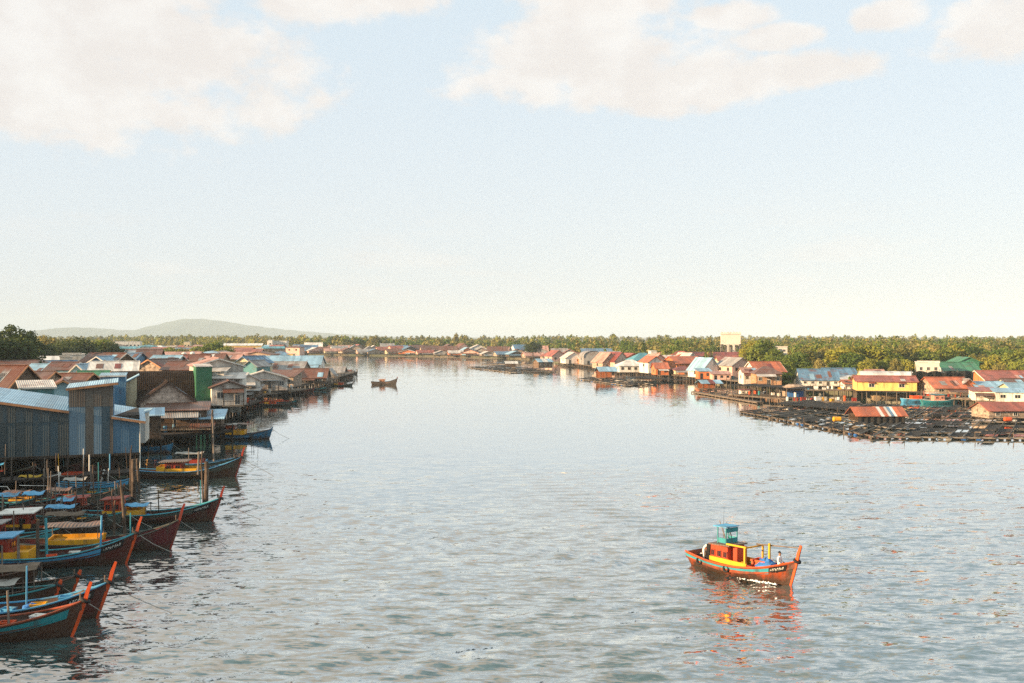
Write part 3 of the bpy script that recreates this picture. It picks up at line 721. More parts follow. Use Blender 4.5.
on_main('barrel', MB().tube((0, 0, 0), (0, 0, .12), .2, .23, 12).tube((0, 0, .12), (0, 0, .5), .23, .23, 12).tube((0, 0, .5), (0, 0, .62), .23, .19, 12).mesh('barrel', YELLOW, False), LB*.055, -.5, 0, 0, (1, 1, 1), 'small yellow barrel in front of the cabin of the orange boat', 'barrel')
on_main('gas_bottle', MB().tube((0, 0, 0), (0, 0, .5), .14, .14, 10).tube((0, 0, .5), (0, 0, .6), .14, .05, 10).tube((0, 0, .6), (0, 0, .68), .05, .05, 8).mesh('gas_bottle', paint('green_paint', '2f7a4a', .2)), LB*.075, .1, 0, 0, (1, 1, 1), 'green gas bottle inside the yellow frame of the orange boat', 'bottle')
pm = person_mesh(); pm.data.materials.append(person_material())
zx = LB*.355; seat = MB().box(-.35, .12, -.55, .55, 0, .30)
sd_ = seat.build('thwart', DECKM, mb_o); sd_.location = (zx, -.05, mb_dz(zx)-.02)
pm.scale = (1.12, 1.12, 1.12); pm.location = mb_w(zx, -.1, mb_dz(zx)+.29); pm.rotation_euler = (0, 0, BOAT_YAW+.2)
tag(pm, 'person in a white shirt and dark trousers sitting in the bow of the orange boat', 'person')
hair = heap_mesh('hair', mat('black_hair', (0.012, 0.010, 0.009), rough=.6), 3, 12, .5); h_ = mob('hair', hair, pm, (.0, 0, .80), None, (.18, .18, .2))
for x in (-LB*.30, -LB*.02):
    st_ = hull_shape(LB, 2.9, .72, .95); q = hull_pt(st_[int((x/LB+.5)*17)], .86, -1, .07); mob('fender_tyre', torus_mesh(.2, .07, TYRE), mb_o, q, (R(78), 0, R(4)))
MB().path([(LB*.43, .1, mb_dz(LB*.43)+.5), (LB*.33, .55, mb_dz(LB*.33)+.25), (LB*.20, .6, mb_dz(LB*.2)+.9), (LB*.20, .55, mb_dz(LB*.2)+1.7)], [.018]*4, 5).build('rope', CLOTH, mb_o)
for k_, (x, y) in enumerate(((-LB*.40, -.3), (-LB*.385, .45))): on_main('net_heap', heap_mesh('net_heap', (NET, CLOTHB)[k_], 20+k_), x, y, 0, k_, (.9, .7, .8), ('black net heap on the stern deck of the orange boat under way', 'brown tarpaulin heap on the stern deck of the orange boat under way')[k_], 'net')
for k_, (x, y) in enumerate(((LB*.30, -.5), (LB*.29, .5))): on_main('buoy', MB().tube((0, 0, 0), (0, 0, .1), .1, .17, 10).tube((0, 0, .1), (0, 0, .25), .17, .17, 10).tube((0, 0, .25), (0, 0, .36), .17, .08, 10).mesh('buoy', (ORANGE, WHITE)[k_]), x, y, 0, 0, (1, 1, 1), ('small orange buoy behind the seated person on the orange boat', 'small white buoy behind the seated person on the orange boat')[k_], 'buoy')
# foam at the bow
foam = mat('foam', (0.8, 0.82, 0.82), rough=.9, var=.1)
fm = MB(); r_ = random.Random(3)
for k_ in range(46):
    t_ = r_.random()**1.4; x = LB*.36-t_*2.6; y = -(0.45+t_*.62)-abs(r_.gauss(0, .10+.10*t_)); q = r_.uniform(.03, .11)*(1-.5*t_)
    fm.add([(x-q*1.6, y-q, .05), (x+q*1.6, y-q*.7, .05), (x+q, y+q, .05), (x-q*1.2, y+q*.8, .05), (x, y, .06+q*.9)], [(0, 1, 4), (1, 2, 4), (2, 3, 4), (3, 0, 4)])
fo = fm.build('foam', foam); fo.location = (BOAT_P.x, BOAT_P.y, 0); fo.rotation_euler = (0, 0, BOAT_YAW); fo['kind'] = 'stuff'; fo['label'] = 'white foam thrown up at the bow of the orange boat'

# ================================================================== moored boats, left bank
def cab(x0, x1, wall=RED, roof=SKYB, h=1.6, w=None, low=0, lowm=YELLOW, nw=2, over=.3, tilt=.05):
    c = dict(x=(x0, x1), wall=wall, roof=roof, h=h, nw=nw, low=low, lowm=lowm, over=over, tilt=tilt)
    if w: c['w'] = w
    return c
LBOATS = [
 # label, short phrase, bow waterline pixel, heading, length, options
 ('brown boat with blue foredeck and orange stem, nearest of the moored boats', 'brown nearest moored boat', (73, 636), 8, 11.5, dict(B=2.7, hull=BROWN, band=TEAL, rail=OHULL, deck=paint('blue_deck', '5a9cc0', .35), stem_h=1.0, fb=.75, hb=1.1, masts=[(2.2, -.8, 2.2, .13, BEAM), (-.5, .6, 2.0, .1, BEAM)], boxes=[(-2.4, -.9, 1.7, .7, RED)], crates=3, heaps=2, canopies=[(-5.2, -2.9, 1.9, 1.5, CLOTHB)])),
 ('maroon boat with tall orange stem right behind the nearest moored boat', 'maroon boat with tall stem', (98, 618), 10, 11.5, dict(B=2.6, hull=DKRED, band=None, rail=SKYB, stem_h=1.15, hb=1.25, deck=paint('blue_deck', '5a9cc0', .35), masts=[(1.2, .5, 2.6, .1, SKYB), (-1.6, -.4, 2.0, .09, BEAM)], crates=3, heaps=3, name_board=True)),
 ('low boat under a sagging brown tarpaulin canopy', 'boat under brown canopy', (70, 600), 12, 9.5, dict(B=2.4, hull=GHULL, band=None, rail=BROWN, stem_h=.35, hb=.7, canopies=[(-1.6, 2.6, 1.9, 1.75, CLOTHB)], boxes=[(-3.6, -2.2, 1.5, .8, ORANGE)], heaps=1)),
 ('low boat with grey tarpaulin bundled over its deck', 'boat with grey tarpaulin', (52, 606), 4, 8.5, dict(B=2.2, hull=BROWN, band=None, rail=TEAL, stem_h=.3, hb=.5, canopies=[(-.8, 2.0, 1.6, 1.1, CLOTH)], boxes=[(-2.9, -1.6, 1.4, .7, YELLOW)], crates=1)),
 ('red hulled boat with blue cabin roof, yellow fish hold and twin orange bow horns', 'boat with red cabin and blue roof', (127, 563), 9, 12.0, dict(B=2.9, hull=DKRED, band=SKYB, rail=TURQ, stem_h=1.15, hb=1.35, name_board=True, cabins=[cab(-4.6, -2.1, RED, SKYB, 1.75, 2.0, nw=2)], boxes=[(-4.6, -.9, 2.35, .85, YELLOW)], masts=[(-.1, .5, 2.9, .2, TURQ), (3.7, -.5, 2.6, .14, SKYB), (-1.4, -1.3, 2.1, .2, BEAM)], heaps=3, crates=2)),
 ('dark red boat with plain foredeck and slim mast behind the blue roofed boat', 'dark red plain boat', (171, 549), 10, 11.5, dict(B=2.6, hull=paint('dull_red_hull', '64282a', .45, wline=True), band=None, rail=GHULL, stem=RED, stem_h=1.25, hb=1.4, tyre=False, canopies=[(-3.6, .3, 2.0, 1.7, BROWNR)], boxes=[(-3.4, 0.2, 2.2, .8, YELLOW)], masts=[(2.3, -.3, 2.3, .09, TURQ)], crates=1, heaps=1)),
 ('boat with red wheelhouse, yellow hold and turquoise tarpaulin beside a timber pile', 'boat with red wheelhouse', (213, 521), 6, 11.8, dict(B=2.7, hull=DKRED, band=GHULL, rail=TURQ, stem=RED, stem_h=1.05, hb=1.2, name_board=True, cabins=[cab(-3.6, -2.2, REDO, RED, 1.7, 1.8)], boxes=[(-3.7, -.7, 2.2, .8, YELLOW)], canopies=[(-2.0, .0, 1.8, 1.15, SKYB)], masts=[(.7, .2, 2.4, .1, BLACKP), (4.3, -.4, 2.6, .08, TEAL), (-3.0, .3, 3.2, .1, BEAM)], heaps=2)),
 ('long boat with two yellow holds and blue gunwale lying off the dark jetty', 'long boat off the dark jetty', (236, 477), 5, 11.5, dict(B=2.7, hull=BROWN, band=GHULL, rail=SKYB, stem=RED, stem_h=1.15, hb=1.5, cabins=[cab(-2.6, -.6, RED, BROWNR, 1.5, 1.6, over=.6)], boxes=[(-3.4, -2.6, 2.0, 1.0, YELLOW), (-2.4, .9, 2.3, .8, YELLOW)], masts=[(1.2, -1.2, 2.6, .25, BEAM), (-.2, .5, 3.0, .1, BEAM)], heaps=2)),
 ('grey boat with red canopy moored outside the long boat off the jetty', 'grey boat beyond the long boat', (232, 469), 5, 9.0, dict(B=2.4, hull=GHULL, band=None, rail=SKYB, stem=BROWN, stem_h=.3, hb=.6, canopies=[(-2.5, .8, 1.9, 1.6, CLOTH)], boxes=[(-1.5, .6, 1.7, .9, RED)], masts=[(1.9, 0, 6.2, .22, BEAM)], heaps=1)),
 ('blue hulled boat with orange cabin and yellow panels below the plank gable', 'blue boat with orange cabin', (269, 439), 3, 8.6, dict(B=2.6, hull=BHULL, band=None, rail=DKRED, stem=BHULL, stem_h=.3, hb=.85, tyre=False, cabins=[cab(-3.3, -1.2, OHULL, CLOTH, 1.9, 1.9, low=1.2, over=.35)], boxes=[(-1.1, .2, 1.9, 1.1, YELLOW)], canopies=[(-.9, 1.5, 1.7, 2.0, BROWNR)], masts=[(2.2, 0, 3.4, .06, BEAM)], heaps=1)),
 ('small blue boat moored at the corner of the blue shed', 'small blue boat by the shed', (170, 453), 6, 5.6, dict(B=1.7, hull=BHULL, band=None, rail=SKYB, stem=BHULL, stem_h=.15, hb=.45, tyre=False, heaps=1, crates=1)),
 ('small pale blue skiff moored between the jetty and the long boat', 'pale blue skiff', (205, 466), 20, 4.4, dict(B=1.4, hull=SKYB, band=None, rail=WHITE, stem=SKYB, stem_h=.1, hb=.3, fb=.45, tyre=False)),
 ('grey boat with blue gunwale under the shed front, grey mast amidships', 'grey boat under the shed', (130, 491), 6, 7.5, dict(B=2.0, hull=GHULL, band=SKYB, rail=SKYB, stem=BROWN, stem_h=.25, hb=.6, tyre=False, masts=[(-.6, .3, 2.4, .1, BEAM), (1.2, -.2, 2.0, .07, WHITE)], heaps=2)),
 ('boat with small red wheelhouse deep among the shaded boats', 'shaded boat with small red wheelhouse', (128, 515), 8, 9.0, dict(B=2.4, hull=BROWN, band=None, rail=GHULL, stem=BROWN, stem_h=.3, hb=.7, cabins=[cab(-1.2, .4, REDO, RED, 1.3, 1.5)], masts=[(1.5, .4, 3.0, .08, BEAM), (-2.0, -.4, 2.6, .1, BEAM)], heaps=2, crates=1)),
 ('boat with red cabin under a pale roof and yellow side boards', 'boat with pale cabin roof', (98, 534), 8, 10.0, dict(B=2.5, hull=BROWN, band=None, rail=GHULL, stem=BROWN, stem_h=.3, hb=.7, cabins=[cab(-2.5, -.5, RED, WHITE, 1.6, 1.8, low=.8, over=.45)], canopies=[(.6, 3.6, 1.6, 1.2, CLOTHB)], masts=[(.2, .3, 2.0, .09, BEAM)], heaps=1, crates=1)),
 ('boat with twin bright blue awnings in the shaded row', 'boat with twin blue awnings', (88, 520), 10, 9.0, dict(B=2.4, hull=DKRED, band=None, rail=BROWN, stem=BROWN, stem_h=.3, hb=.6, canopies=[(-3.2, -1.4, 1.8, 2.0, SKYB), (-1.1, .6, 1.8, 2.1, SKYB), (1.6, 3.0, 1.5, 1.3, SKYB)], boxes=[(-2.6, -.8, 1.7, .8, RED)], masts=[(.9, .2, 2.6, .1, BEAM)], heaps=1)),
 ('dark boat with ochre tarpaulin close under the blue shed', 'dark boat with ochre tarpaulin', (56, 487), 4, 7.0, dict(B=2.0, hull=BROWN, band=None, rail=WHITE, stem=WHITE, stem_h=.2, hb=.6, tyre=False, canopies=[(-.5, 1.8, 1.4, .75, mat('ochre_tarp', srgb('a8862a'), rough=.9, var=.3, scale=2., bump=.8))], masts=[(-1.6, .2, 3.0, .1, BEAM), (2.0, -.2, 2.6, .09, BEAM)], heaps=1)),
 ('boat with orange gear and red box under the shed edge', 'boat with orange gear', (100, 484), 5, 7.5, dict(B=2.1, hull=DKRED, band=None, rail=BROWN, stem=WHITE, stem_h=.2, hb=.6, boxes=[(-.4, 1.2, 1.6, .9, REDO)], masts=[(1.6, 0, 3.4, .11, WHITE), (-1.0, .3, 3.0, .08, YELLOW), (-2.2, 0, 2.2, .1, BEAM)], crates=2, heaps=1)),
 ('dark boat with bent white rail pole, far in under the shed', 'dark boat with bent rail', (45, 505), 6, 8.5, dict(B=2.2, hull=BROWN, band=None, rail=BROWN, stem=BROWN, stem_h=.2, hb=.6, tyre=False, booms=[((-3.5, -.6, 1.9), (.6, -.6, 1.9), .09, WHITE), ((.6, -.6, 1.9), (1.0, -.6, 1.3), .09, WHITE)], masts=[(-1.2, .2, 2.6, .1, BEAM)], heaps=2)),
 ('dark boat with a white rail amid the shaded row', 'dark boat with white rail', (85, 500), 7, 7.5, dict(B=2.1, hull=GHULL, band=None, rail=BROWN, stem=BROWN, stem_h=.2, hb=.6, tyre=False, booms=[((-2.6, -.4, 1.6), (.2, -.4, 1.5), .07, WHITE)], masts=[(1.0, 0, 3.0, .1, WHITE), (-.6, .3, 2.8, .1, BEAM)], heaps=2)),
 ('boat with turquoise wheelhouse roof at the far edge of the shaded row', 'boat with turquoise roof', (56, 546), 8, 9.0, dict(B=2.4, hull=BROWN, band=TURQ, rail=TURQ, stem=BROWN, stem_h=.3, hb=.6, cabins=[cab(-2.0, .2, RED, GREYR, 1.5, 1.7)], masts=[(1.0, 0, 2.4, .1, BEAM)], heaps=1)),
 ('boat with orange deckhouse and white roof poking in behind the tarpaulin boats', 'boat with orange deckhouse', (30, 588), 6, 9.0, dict(B=2.4, hull=BROWN, band=None, rail=BROWN, stem=BROWN, stem_h=.2, hb=.5, cabins=[cab(-.6, 1.2, ORANGE, WHITE, 1.4, 1.6)], masts=[(2.2, .4, 2.2, .09, BEAM)], crates=1)),
 # further boats towards the point
 ('orange and yellow boat nearest of the three by the small white gable', 'orange boat by the white gable', (290, 406), 3, 11.0, dict(k=0.66, B=2.7, hull=GHULL, band=None, rail=OHULL, stem=BROWN, stem_h=.4, hb=.9, tyre=False, cabins=[cab(-2.2, .2, ORANGE, REDO, 1.6, 1.8)], boxes=[(-3.6, -2.3, 2.0, 1.0, YELLOW)], masts=[(.9, .2, 2.6, .1, BEAM)], heaps=1)),
 ('grey boat with red deck gear beside the orange and yellow boat', 'grey boat with red gear', (297, 404), 2, 10.0, dict(k=0.66, B=2.6, hull=GHULL, band=TEAL, rail=GHULL, stem=BROWN, stem_h=.4, hb=.9, tyre=False, boxes=[(-2.6, -.6, 2.0, 1.2, ORANGE), (0, 1.4, 1.8, 1.0, RED)], masts=[(1.9, .3, 2.8, .1, BEAM), (-3, 0, 3, .1, BEAM)], heaps=1)),
 ('yellow sided boat behind the three by the white gable', 'yellow sided boat', (268, 404), 2, 12.0, dict(k=0.62, B=2.7, hull=OHULL, band=None, rail=RED, stem=OHULL, stem_h=.4, hb=.8, tyre=False, cabins=[cab(-2.5, .2, OHULL, ORANGE, 1.6, 1.8, low=1.0)], masts=[(1.2, 0, 2.6, .1, BEAM)])),
 ('boat with yellow cabin and blue tarpaulin at the long grey roof', 'boat with yellow cabin', (307, 395), 3, 13.0, dict(k=0.62, B=2.9, hull=BROWN, band=None, rail=OHULL, stem=REDO, stem_h=.6, hb=1.1, tyre=False, cabins=[cab(-4.6, -1.6, YELLOW, ORANGE, 1.8, 1.9)], canopies=[(-1.2, 1.2, 1.9, 1.3, NAVY)], masts=[(1.6, 0, 3.2, .1, BEAM), (-2.4, .4, 6.0, .12, BEAM)], heaps=1)),
 ('red bowed boat outside the boat with the yellow cabin', 'red bowed boat', (313, 392), 4, 11.0, dict(k=0.62, B=2.7, hull=DKRED, band=None, rail=REDO, stem=REDO, stem_h=.7, hb=1.1, tyre=False, boxes=[(-2.6, 1.0, 2.0, 1.2, ORANGE)], masts=[(2, 0, 3, .1, BEAM)])),
 ('teal grey boat low beside the red bowed boat', 'teal grey boat', (326, 390), 2, 10.0, dict(k=0.55, B=2.5, hull=GHULL, band=TEAL, rail=TEAL, stem=GHULL, stem_h=.3, hb=.8, tyre=False, boxes=[(-2.4, -.2, 1.9, .9, GHULL)], masts=[(.8, 0, 2.6, .1, BEAM)])),
 ('yellow and orange boat moored at the tip of the point', 'boat at the tip', (352, 386), 3, 14.0, dict(k=0.52, B=3.0, hull=GHULL, band=None, rail=BROWN, stem=BROWN, stem_h=.5, hb=1.1, tyre=False, cabins=[cab(-2.0, 1.2, ORANGE, REDO, 1.8, 2.0)], boxes=[(-4.6, -2.2, 2.2, 1.2, YELLOW)], masts=[(2.2, .2, 3.4, .1, BEAM)], heaps=1)),
 ('dark small boat beyond the tip of the point', 'dark boat beyond the tip', (357, 374), 8, 11.0, dict(k=0.5, B=2.4, hull=GHULL, band=None, rail=TEAL, stem=GHULL, stem_h=.6, hb=1.4, tyre=False, masts=[(-2, 0, 2.6, .12, TEAL), (0, 0, 2.2, .1, BEAM)])),
]
for lab, sh, bw, hd, L_, op in LBOATS: boat(lab, sh, bw, hd, L_, **op)
boat('small wooden boat with a peach cabin crossing mid river beyond the point', 'small boat in mid river', (396, 384.5), 4, 8.6, B=2.2, fb=.8, hb=1.3, hull=paint('faded_orange_hull', 'd2a27e', .25), band=None, rail=BROWN, stem=OHULL, stem_h=.5, tyre=False, group='boats under way',
     cabins=[cab(-1.6, .2, paint('peach_paint', 'd99a70', .2), paint('peach_paint', 'd99a70', .2), 1.3, 1.5)], masts=[(-3.7, 0, 3.4, .09, TEAL), (2.6, 0, 2.2, .08, BEAM), (.4, .3, 1.8, .07, BEAM)], booms=[((-3.2, -.2, 2.2), (2.6, 0, 2.3), .06, BEAM)])

# a crowd of plainer dark boats packed under and beside the blue shed
_cr = random.Random(8)
for i, (bx, by, ll) in enumerate(((32, 478, 6.5), (78, 474, 6.5), (112, 472, 6.0), (120, 500, 7.0), (70, 509, 8.0), (30, 514, 8.5), (108, 506, 7.5), (64, 533, 8.5), (120, 528, 8.0), (22, 528, 8.5))):
    hu, ca_ = _cr.choice([BROWN, DKRED, GHULL]), _cr.choice([CLOTHB, CLOTH, SKYB, BROWNR, GREYR]); cn = {'brown_tarp': 'brown awning', 'grey_tarp': 'grey awning', 'sky_blue_paint': 'blue awning', 'brown_tin': 'brown tin awning', 'grey_tin': 'grey tin awning'}[ca_.name]
    boat(f'{ordinal(i+1)} plain dark boat of the packed row, counted from the shed wall, {cn}', f'{ordinal(i+1)} plain dark boat of the packed row', (bx, by), _cr.uniform(2, 11), ll, B=2.1, hull=hu, band=None, rail=_cr.choice([GHULL, BROWN, TEAL]), stem=BROWN, stem_h=.25, hb=.6, tyre=False, name='fishing_boat',
         canopies=[(-ll*.28, ll*.02, 1.6, _cr.uniform(1.2, 1.8), ca_)], boxes=[(-ll*.2, 0, 1.5, .7, _cr.choice([RED, BROWN, YELLOW, GHULL]))], masts=[(_cr.uniform(0, .25)*ll, _cr.uniform(-.5, .5), _cr.uniform(2, 3.6), .09, _cr.choice([BEAM, BEAM, WHITE, TEAL])), (-_cr.uniform(.1, .3)*ll, _cr.uniform(-.5, .5), _cr.uniform(2, 3.2), .1, BEAM)], heaps=2, crates=1)
# mooring piles that stand in the water between the boats
M_PILE = wood('mooring_pile', '5b4c40', 'z', 1.0)
PILES = [('stout grey pile beside the boat with the red wheelhouse', 206, 512, 4.6, .42), ('slim pile leaning on the stout grey pile', 203.5, 513, 5.6, .16),
         ('pile standing between the blue roofed boat and the dark red boat', 125, 541, 4.4, .26), ('pale pile in front of the yellow hold of the blue roofed boat', 38, 570, 3.4, .24),
         ('thick pile at the shed corner, dark and wet', 134, 503, 4.2, .5), ('thin pile by the thick one at the shed corner', 131, 500, 5.0, .2),
         ('pile rising at the jetty end by the grey boat', 212.5, 459, 6.4, .28), ('pile off the stern of the long boat', 139, 494, 3.6, .3),
         ('tall thin pole among the boats under the blue shed', 83, 517, 5.2, .13), ('pole with a blue float among the shaded boats', 95, 513, 4.4, .13),
         ('bare pole among the boats near the shed wall', 49, 503, 4.2, .14), ('short pile close to the tarpaulin boat', 119, 520, 3.2, .2)]
_pr = random.Random(15)
for i in range(16): PILES.append((f'thin leaning pole, {ordinal(i+1)} among the packed boats by the shed', _pr.uniform(2, 132), _pr.uniform(474, 535), _pr.uniform(2.0, 3.6), _pr.uniform(.08, .15)))
for lab, px_, py_, h, dia in PILES:
    p = gpt(px_, py_); m = MB(); pts = []
    m.path([(0, 0, -1.5), (.02, .01, h*.4), (-.02, .03, h*.8), (rnd(-.12, .12), 0, h)], [dia/2, dia/2*.97, dia/2*.9, dia/2*.8], 9)
    o = m.build('mooring_pile', M_PILE, loc=p, rot=(R(rnd(-3, 3)), R(rnd(-3, 3)), rnd(0, 3))); tag(o, lab, 'pile', 'mooring piles')

# ================================================================== houses
HOUSES = []
def house(label, cx, pyr, pye, d, wpx, other, ridge='x', yaw=0.0, roof=None, wall=None, z0=1.6, kind='gable', win=(2, 1), stilts=False, name='stilt_house', cat='house', barge=None, over=0.5, door=True, group=None, zr=None, frame=FRAME, awn=None, porch=None):
    s = d/FPX; zr = zat(pyr, d) if zr is None else zr; ze = zat(pye, d); wid = wpx*s
    ze = min(ze, zr-0.25); z0 = min(z0, ze-1.2)
    face = math.atan2(512-cx, FPX)              # turned to the river mouth where the photographer stands, then by yaw
    if ridge == 'x': L, D, rz = wid, other, R(yaw)+face; c = Vector(((cx-512)*s, d, 0))
    else:
        L, D, rz = other, wid, R(90+yaw)+face; c = Vector(((cx-512)*(d+other/2*0)/FPX, d, 0)); f = Vector((math.cos(rz), math.sin(rz), 0)); c = c+f*(L/2)
    o = thing(name, label, cat, (c.x, c.y, 0), rz, group)
    w = D/2; h = L/2; near = d < 330
    # walls
    m = MB()
    if kind == 'gable': m.prism([(-w, z0), (w, z0), (w, ze), (0, zr-.05), (-w, ze)], 'x', -h, h)
    elif kind == 'mono': m.prism([(-w, z0), (w, z0), (w, zr-.05), (-w, ze)], 'x', -h, h)
    elif kind == 'arch':
        pts = [(-w, z0), (w, z0)]+[(w*math.cos(a), ze+(zr-ze-.05)*math.sin(a)) for a in [math.pi*i/10 for i in range(11)]]; m.prism(pts, 'x', -h+.06, h-.06)
    elif kind == 'mirror': m.prism([(-w, z0), (w, z0), (w, ze), (-w, zr-.05)], 'x', -h, h)
    else: m.box(-h, h, -w, w, z0, ze)
    m.build('wall', wall, o)
    # roof
    t_ = 0.10 if near else 0.16; sl = (zr-ze)/w if w else 0
    if kind == 'gable':
        e = over; ye, zo = w+e, ze-sl*e
        for sd in (-1, 1):
            q = [(-h-e, sd*ye, zo+.03), (h+e, sd*ye, zo+.03), (h+e, 0, zr+.03), (-h-e, 0, zr+.03)]
            MB().slab(q if sd < 0 else q[::-1], -t_).build('roof', roof, o)
        if near and label:
            for k_ in range(random.randrange(2, 7)):       # odd sheets nailed over the old ones
                sd = random.choice((-1, -1, 1)); xa = rnd(-h, h-.95); v0 = rnd(0, .45); v1 = v0+rnd(.3, .55); wd_ = rnd(.8, 1.7)
                zz = lambda v: (ye*(1-v), zo+(zr-zo)*v+.03+t_+.03)
                (ya, za_), (yb, zb_) = zz(v0), zz(v1); q = [(xa, sd*ya, za_), (xa+wd_, sd*ya, za_), (xa+wd_, sd*yb, zb_), (xa, sd*yb, zb_)]
                MB().slab(q if sd < 0 else q[::-1], -.025).build('roof_sheet', RF[random.choice(['rust', 'grey', 'pale', 'brown', 'rust', 'ltblue', 'grey', 'pink', 'maroon'])], o)
            MB().prism([(-.22, zr+.03+t_), (0, zr+.16+t_), (.22, zr+.03+t_), (0, zr+.05+t_)], 'x', -h-e, h+e).build('ridge_cap', roof, o)
            if barge:
                for x in (-h-e-.03, h+e+.03):
                    for sd in (-1, 1): MB().bar((x, sd*ye, zo-.02+t_/2), (x, sd*.03, zr-.02+t_/2), .05, .24).build('bargeboard', barge, o)
    elif kind == 'hip':
        e = over; a = min(h*0.8, w); zo = ze-0.15
        P = [(-h-e, -w-e, zo), (h+e, -w-e, zo), (h+e, w+e, zo), (-h-e, w+e, zo), (-h+a, 0, zr), (h-a, 0, zr)]
        MB().slab([P[0], P[1], P[5], P[4]], -t_).build('roof', roof, o); MB().slab([P[2], P[3], P[4], P[5]], -t_).build('roof', roof, o)
        MB().slab([P[1], P[2], P[5]], -t_).build('roof', roof, o); MB().slab([P[3], P[0], P[4]], -t_).build('roof', roof, o)
    elif kind in ('mono', 'mirror'):
        e = over; s2 = (zr-ze)/(2*w); a, b = (ze-s2*e, zr+s2*e) if kind == 'mono' else (zr+s2*e, ze-s2*e)
        MB().slab([(-h-e, -w-e, a+.03), (h+e, -w-e, a+.03), (h+e, w+e, b+.03), (-h-e, w+e, b+.03)], -t_).build('roof', roof, o)
        if near and barge:
            MB().bar((-h-e, -w-e-.03, a+.02), (h+e, -w-e-.03, a+.02), .05, .22).build('fascia', barge, o)
    elif kind == 'arch':
        n = 12; vv = []; e = .25
        for i in range(n+1):
            an = math.pi*(1.06-1.12*i/n); vv += [(-h-e, (w+.1)*math.cos(an), ze+(zr-ze+.06)*math.sin(an)), (h+e, (w+.1)*math.cos(an), ze+(zr-ze+.06)*math.sin(an))]
        m = MB().add(vv, [(2*i, 2*i+1, 2*i+3, 2*i+2) for i in range(n)]).add([(a, b*.985, c_-.09) for a, b, c_ in vv], [(2*i, 2*i+2, 2*i+3, 2*i+1) for i in range(n)])
        m.build('roof', roof, o)
    else:
        MB().box(-h-.15, h+.15, -w-.15, w+.15, ze+.002, ze+.22).build('roof', roof, o)
        if near: MB().box(-h-.15, h+.15, -w-.18, -w-.15, ze+.22, ze+.6).build('parapet', wall, o)
    # windows and door on the sides that face the river
    hw = ze-z0; wz = z0+hw*(.58 if hw < 4 else .70); wh = min(1.2, hw*.42); nf, ns_ = win
    front_len, side_len = (L, D) if ridge == 'x' else (D, L)
    def put(k_, n_, ln, face, nm='window', ww=None, zz=None, hh=None):
        u = -ln/2+ln*(k_+.5)/n_; w_ = ww or min(1.5, ln/n_*.45)
        pos = {'-y': (u, -w-.004, 0), '+y': (-u, w+.004, math.pi), '-x': (-h-.004, u, -math.pi/2), '+x': (h+.004, u, math.pi/2)}[face]
        if near: q = window(o, pos[0], pos[1], zz or wz, w_, hh or wh, pos[2], frame=frame, name=nm)
        else: q = mob(nm, pane_mesh(DARKPANE), o, (pos[0], pos[1], zz or wz), (0, 0, pos[2]), (w_, 2, hh or wh))
        if awn and nm == 'window':
            MB().slab([(-.75, -.7, .55), (.75, -.7, .55), (.75, 0, .95), (-.75, 0, .95)], .05).build('awning', awn, o, loc=(pos[0], pos[1], (zz or wz)), rot=(0, 0, pos[2]))
    ff, sf = ('-y', '+x' if cx < 512 and d < 700 else '-x') if ridge == 'x' else ('-x', '-y' if cx < 512 and d < 700 else '+y')
    di = random.randrange(nf) if (door and nf > 1) else -1
    for k_ in range(nf):
        if k_ == di: put(k_, nf, front_len, ff, 'door', min(1.0, front_len/nf*.5), z0+min(1.0, hw*.42), min(2.0, hw*.82))
        else: put(k_, nf, front_len, ff)
    for k_ in range(ns_): put(k_, ns_, side_len, sf)
    if (stilts and porch is None and random.random() < .75) or porch:
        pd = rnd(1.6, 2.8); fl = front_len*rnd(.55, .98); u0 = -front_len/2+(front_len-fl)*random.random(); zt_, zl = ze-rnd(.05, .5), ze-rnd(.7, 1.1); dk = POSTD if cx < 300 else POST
        Pf = (lambda u, v, z_: (u, -w-v, z_)) if ridge == 'x' else (lambda u, v, z_: (-h-v, -u, z_))
        q = [Pf(u0, pd, zl), Pf(u0+fl, pd, zl), Pf(u0+fl, .03, zt_), Pf(u0, .03, zt_)]
        MB().slab(q, -.08).build('porch_roof', random.choice([roof, RF['grey'], RF['brown'], RF['pale']]), o)
        a_, b_ = Pf(u0, 0.36, 0), Pf(u0+fl, pd, 0)
        MB().box(*sorted((a_[0], b_[0])), *sorted((a_[1], b_[1])), z0-.2, z0-.02).build('porch_deck', PLANK, o)
        npst = max(2, int(fl/2.4)+1)
        for i in range(npst):
            a_ = Pf(u0+.1+(fl-.2)*i/(npst-1), pd-.1, 0); upost('porch_post', dk, o, a_[0], a_[1], -1.2, zl, .16)
        MB().bar(Pf(u0, pd-.1, z0+.8), Pf(u0+fl, pd-.1, z0+.8), .08).build('porch_rail', dk, o)
        if random.random() < .6: MB().bar(Pf(u0+fl*.1, pd-.05, z0+.4), Pf(u0+fl*rnd(.3, .6), pd-.05, z0+.4), .04, .75).build('porch_screen', random.choice([WL['white'], WL['orange'], WL['lblue'], WL['dwood'], WL['rust']]), o)
    if stilts:
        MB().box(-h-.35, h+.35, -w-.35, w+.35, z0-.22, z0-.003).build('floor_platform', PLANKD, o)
        step = 2.2 if near else 3.2
        nx, ny = max(2, int(L/step)+1), max(2, int(D/step)+1)
        for i in range(nx):
            for j in range(ny):
                if 0 < i < nx-1 and 0 < j < ny-1: continue
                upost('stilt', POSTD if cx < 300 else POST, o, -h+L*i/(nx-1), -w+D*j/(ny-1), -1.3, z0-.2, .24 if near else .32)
    HOUSES.append((label, c, d)); return o

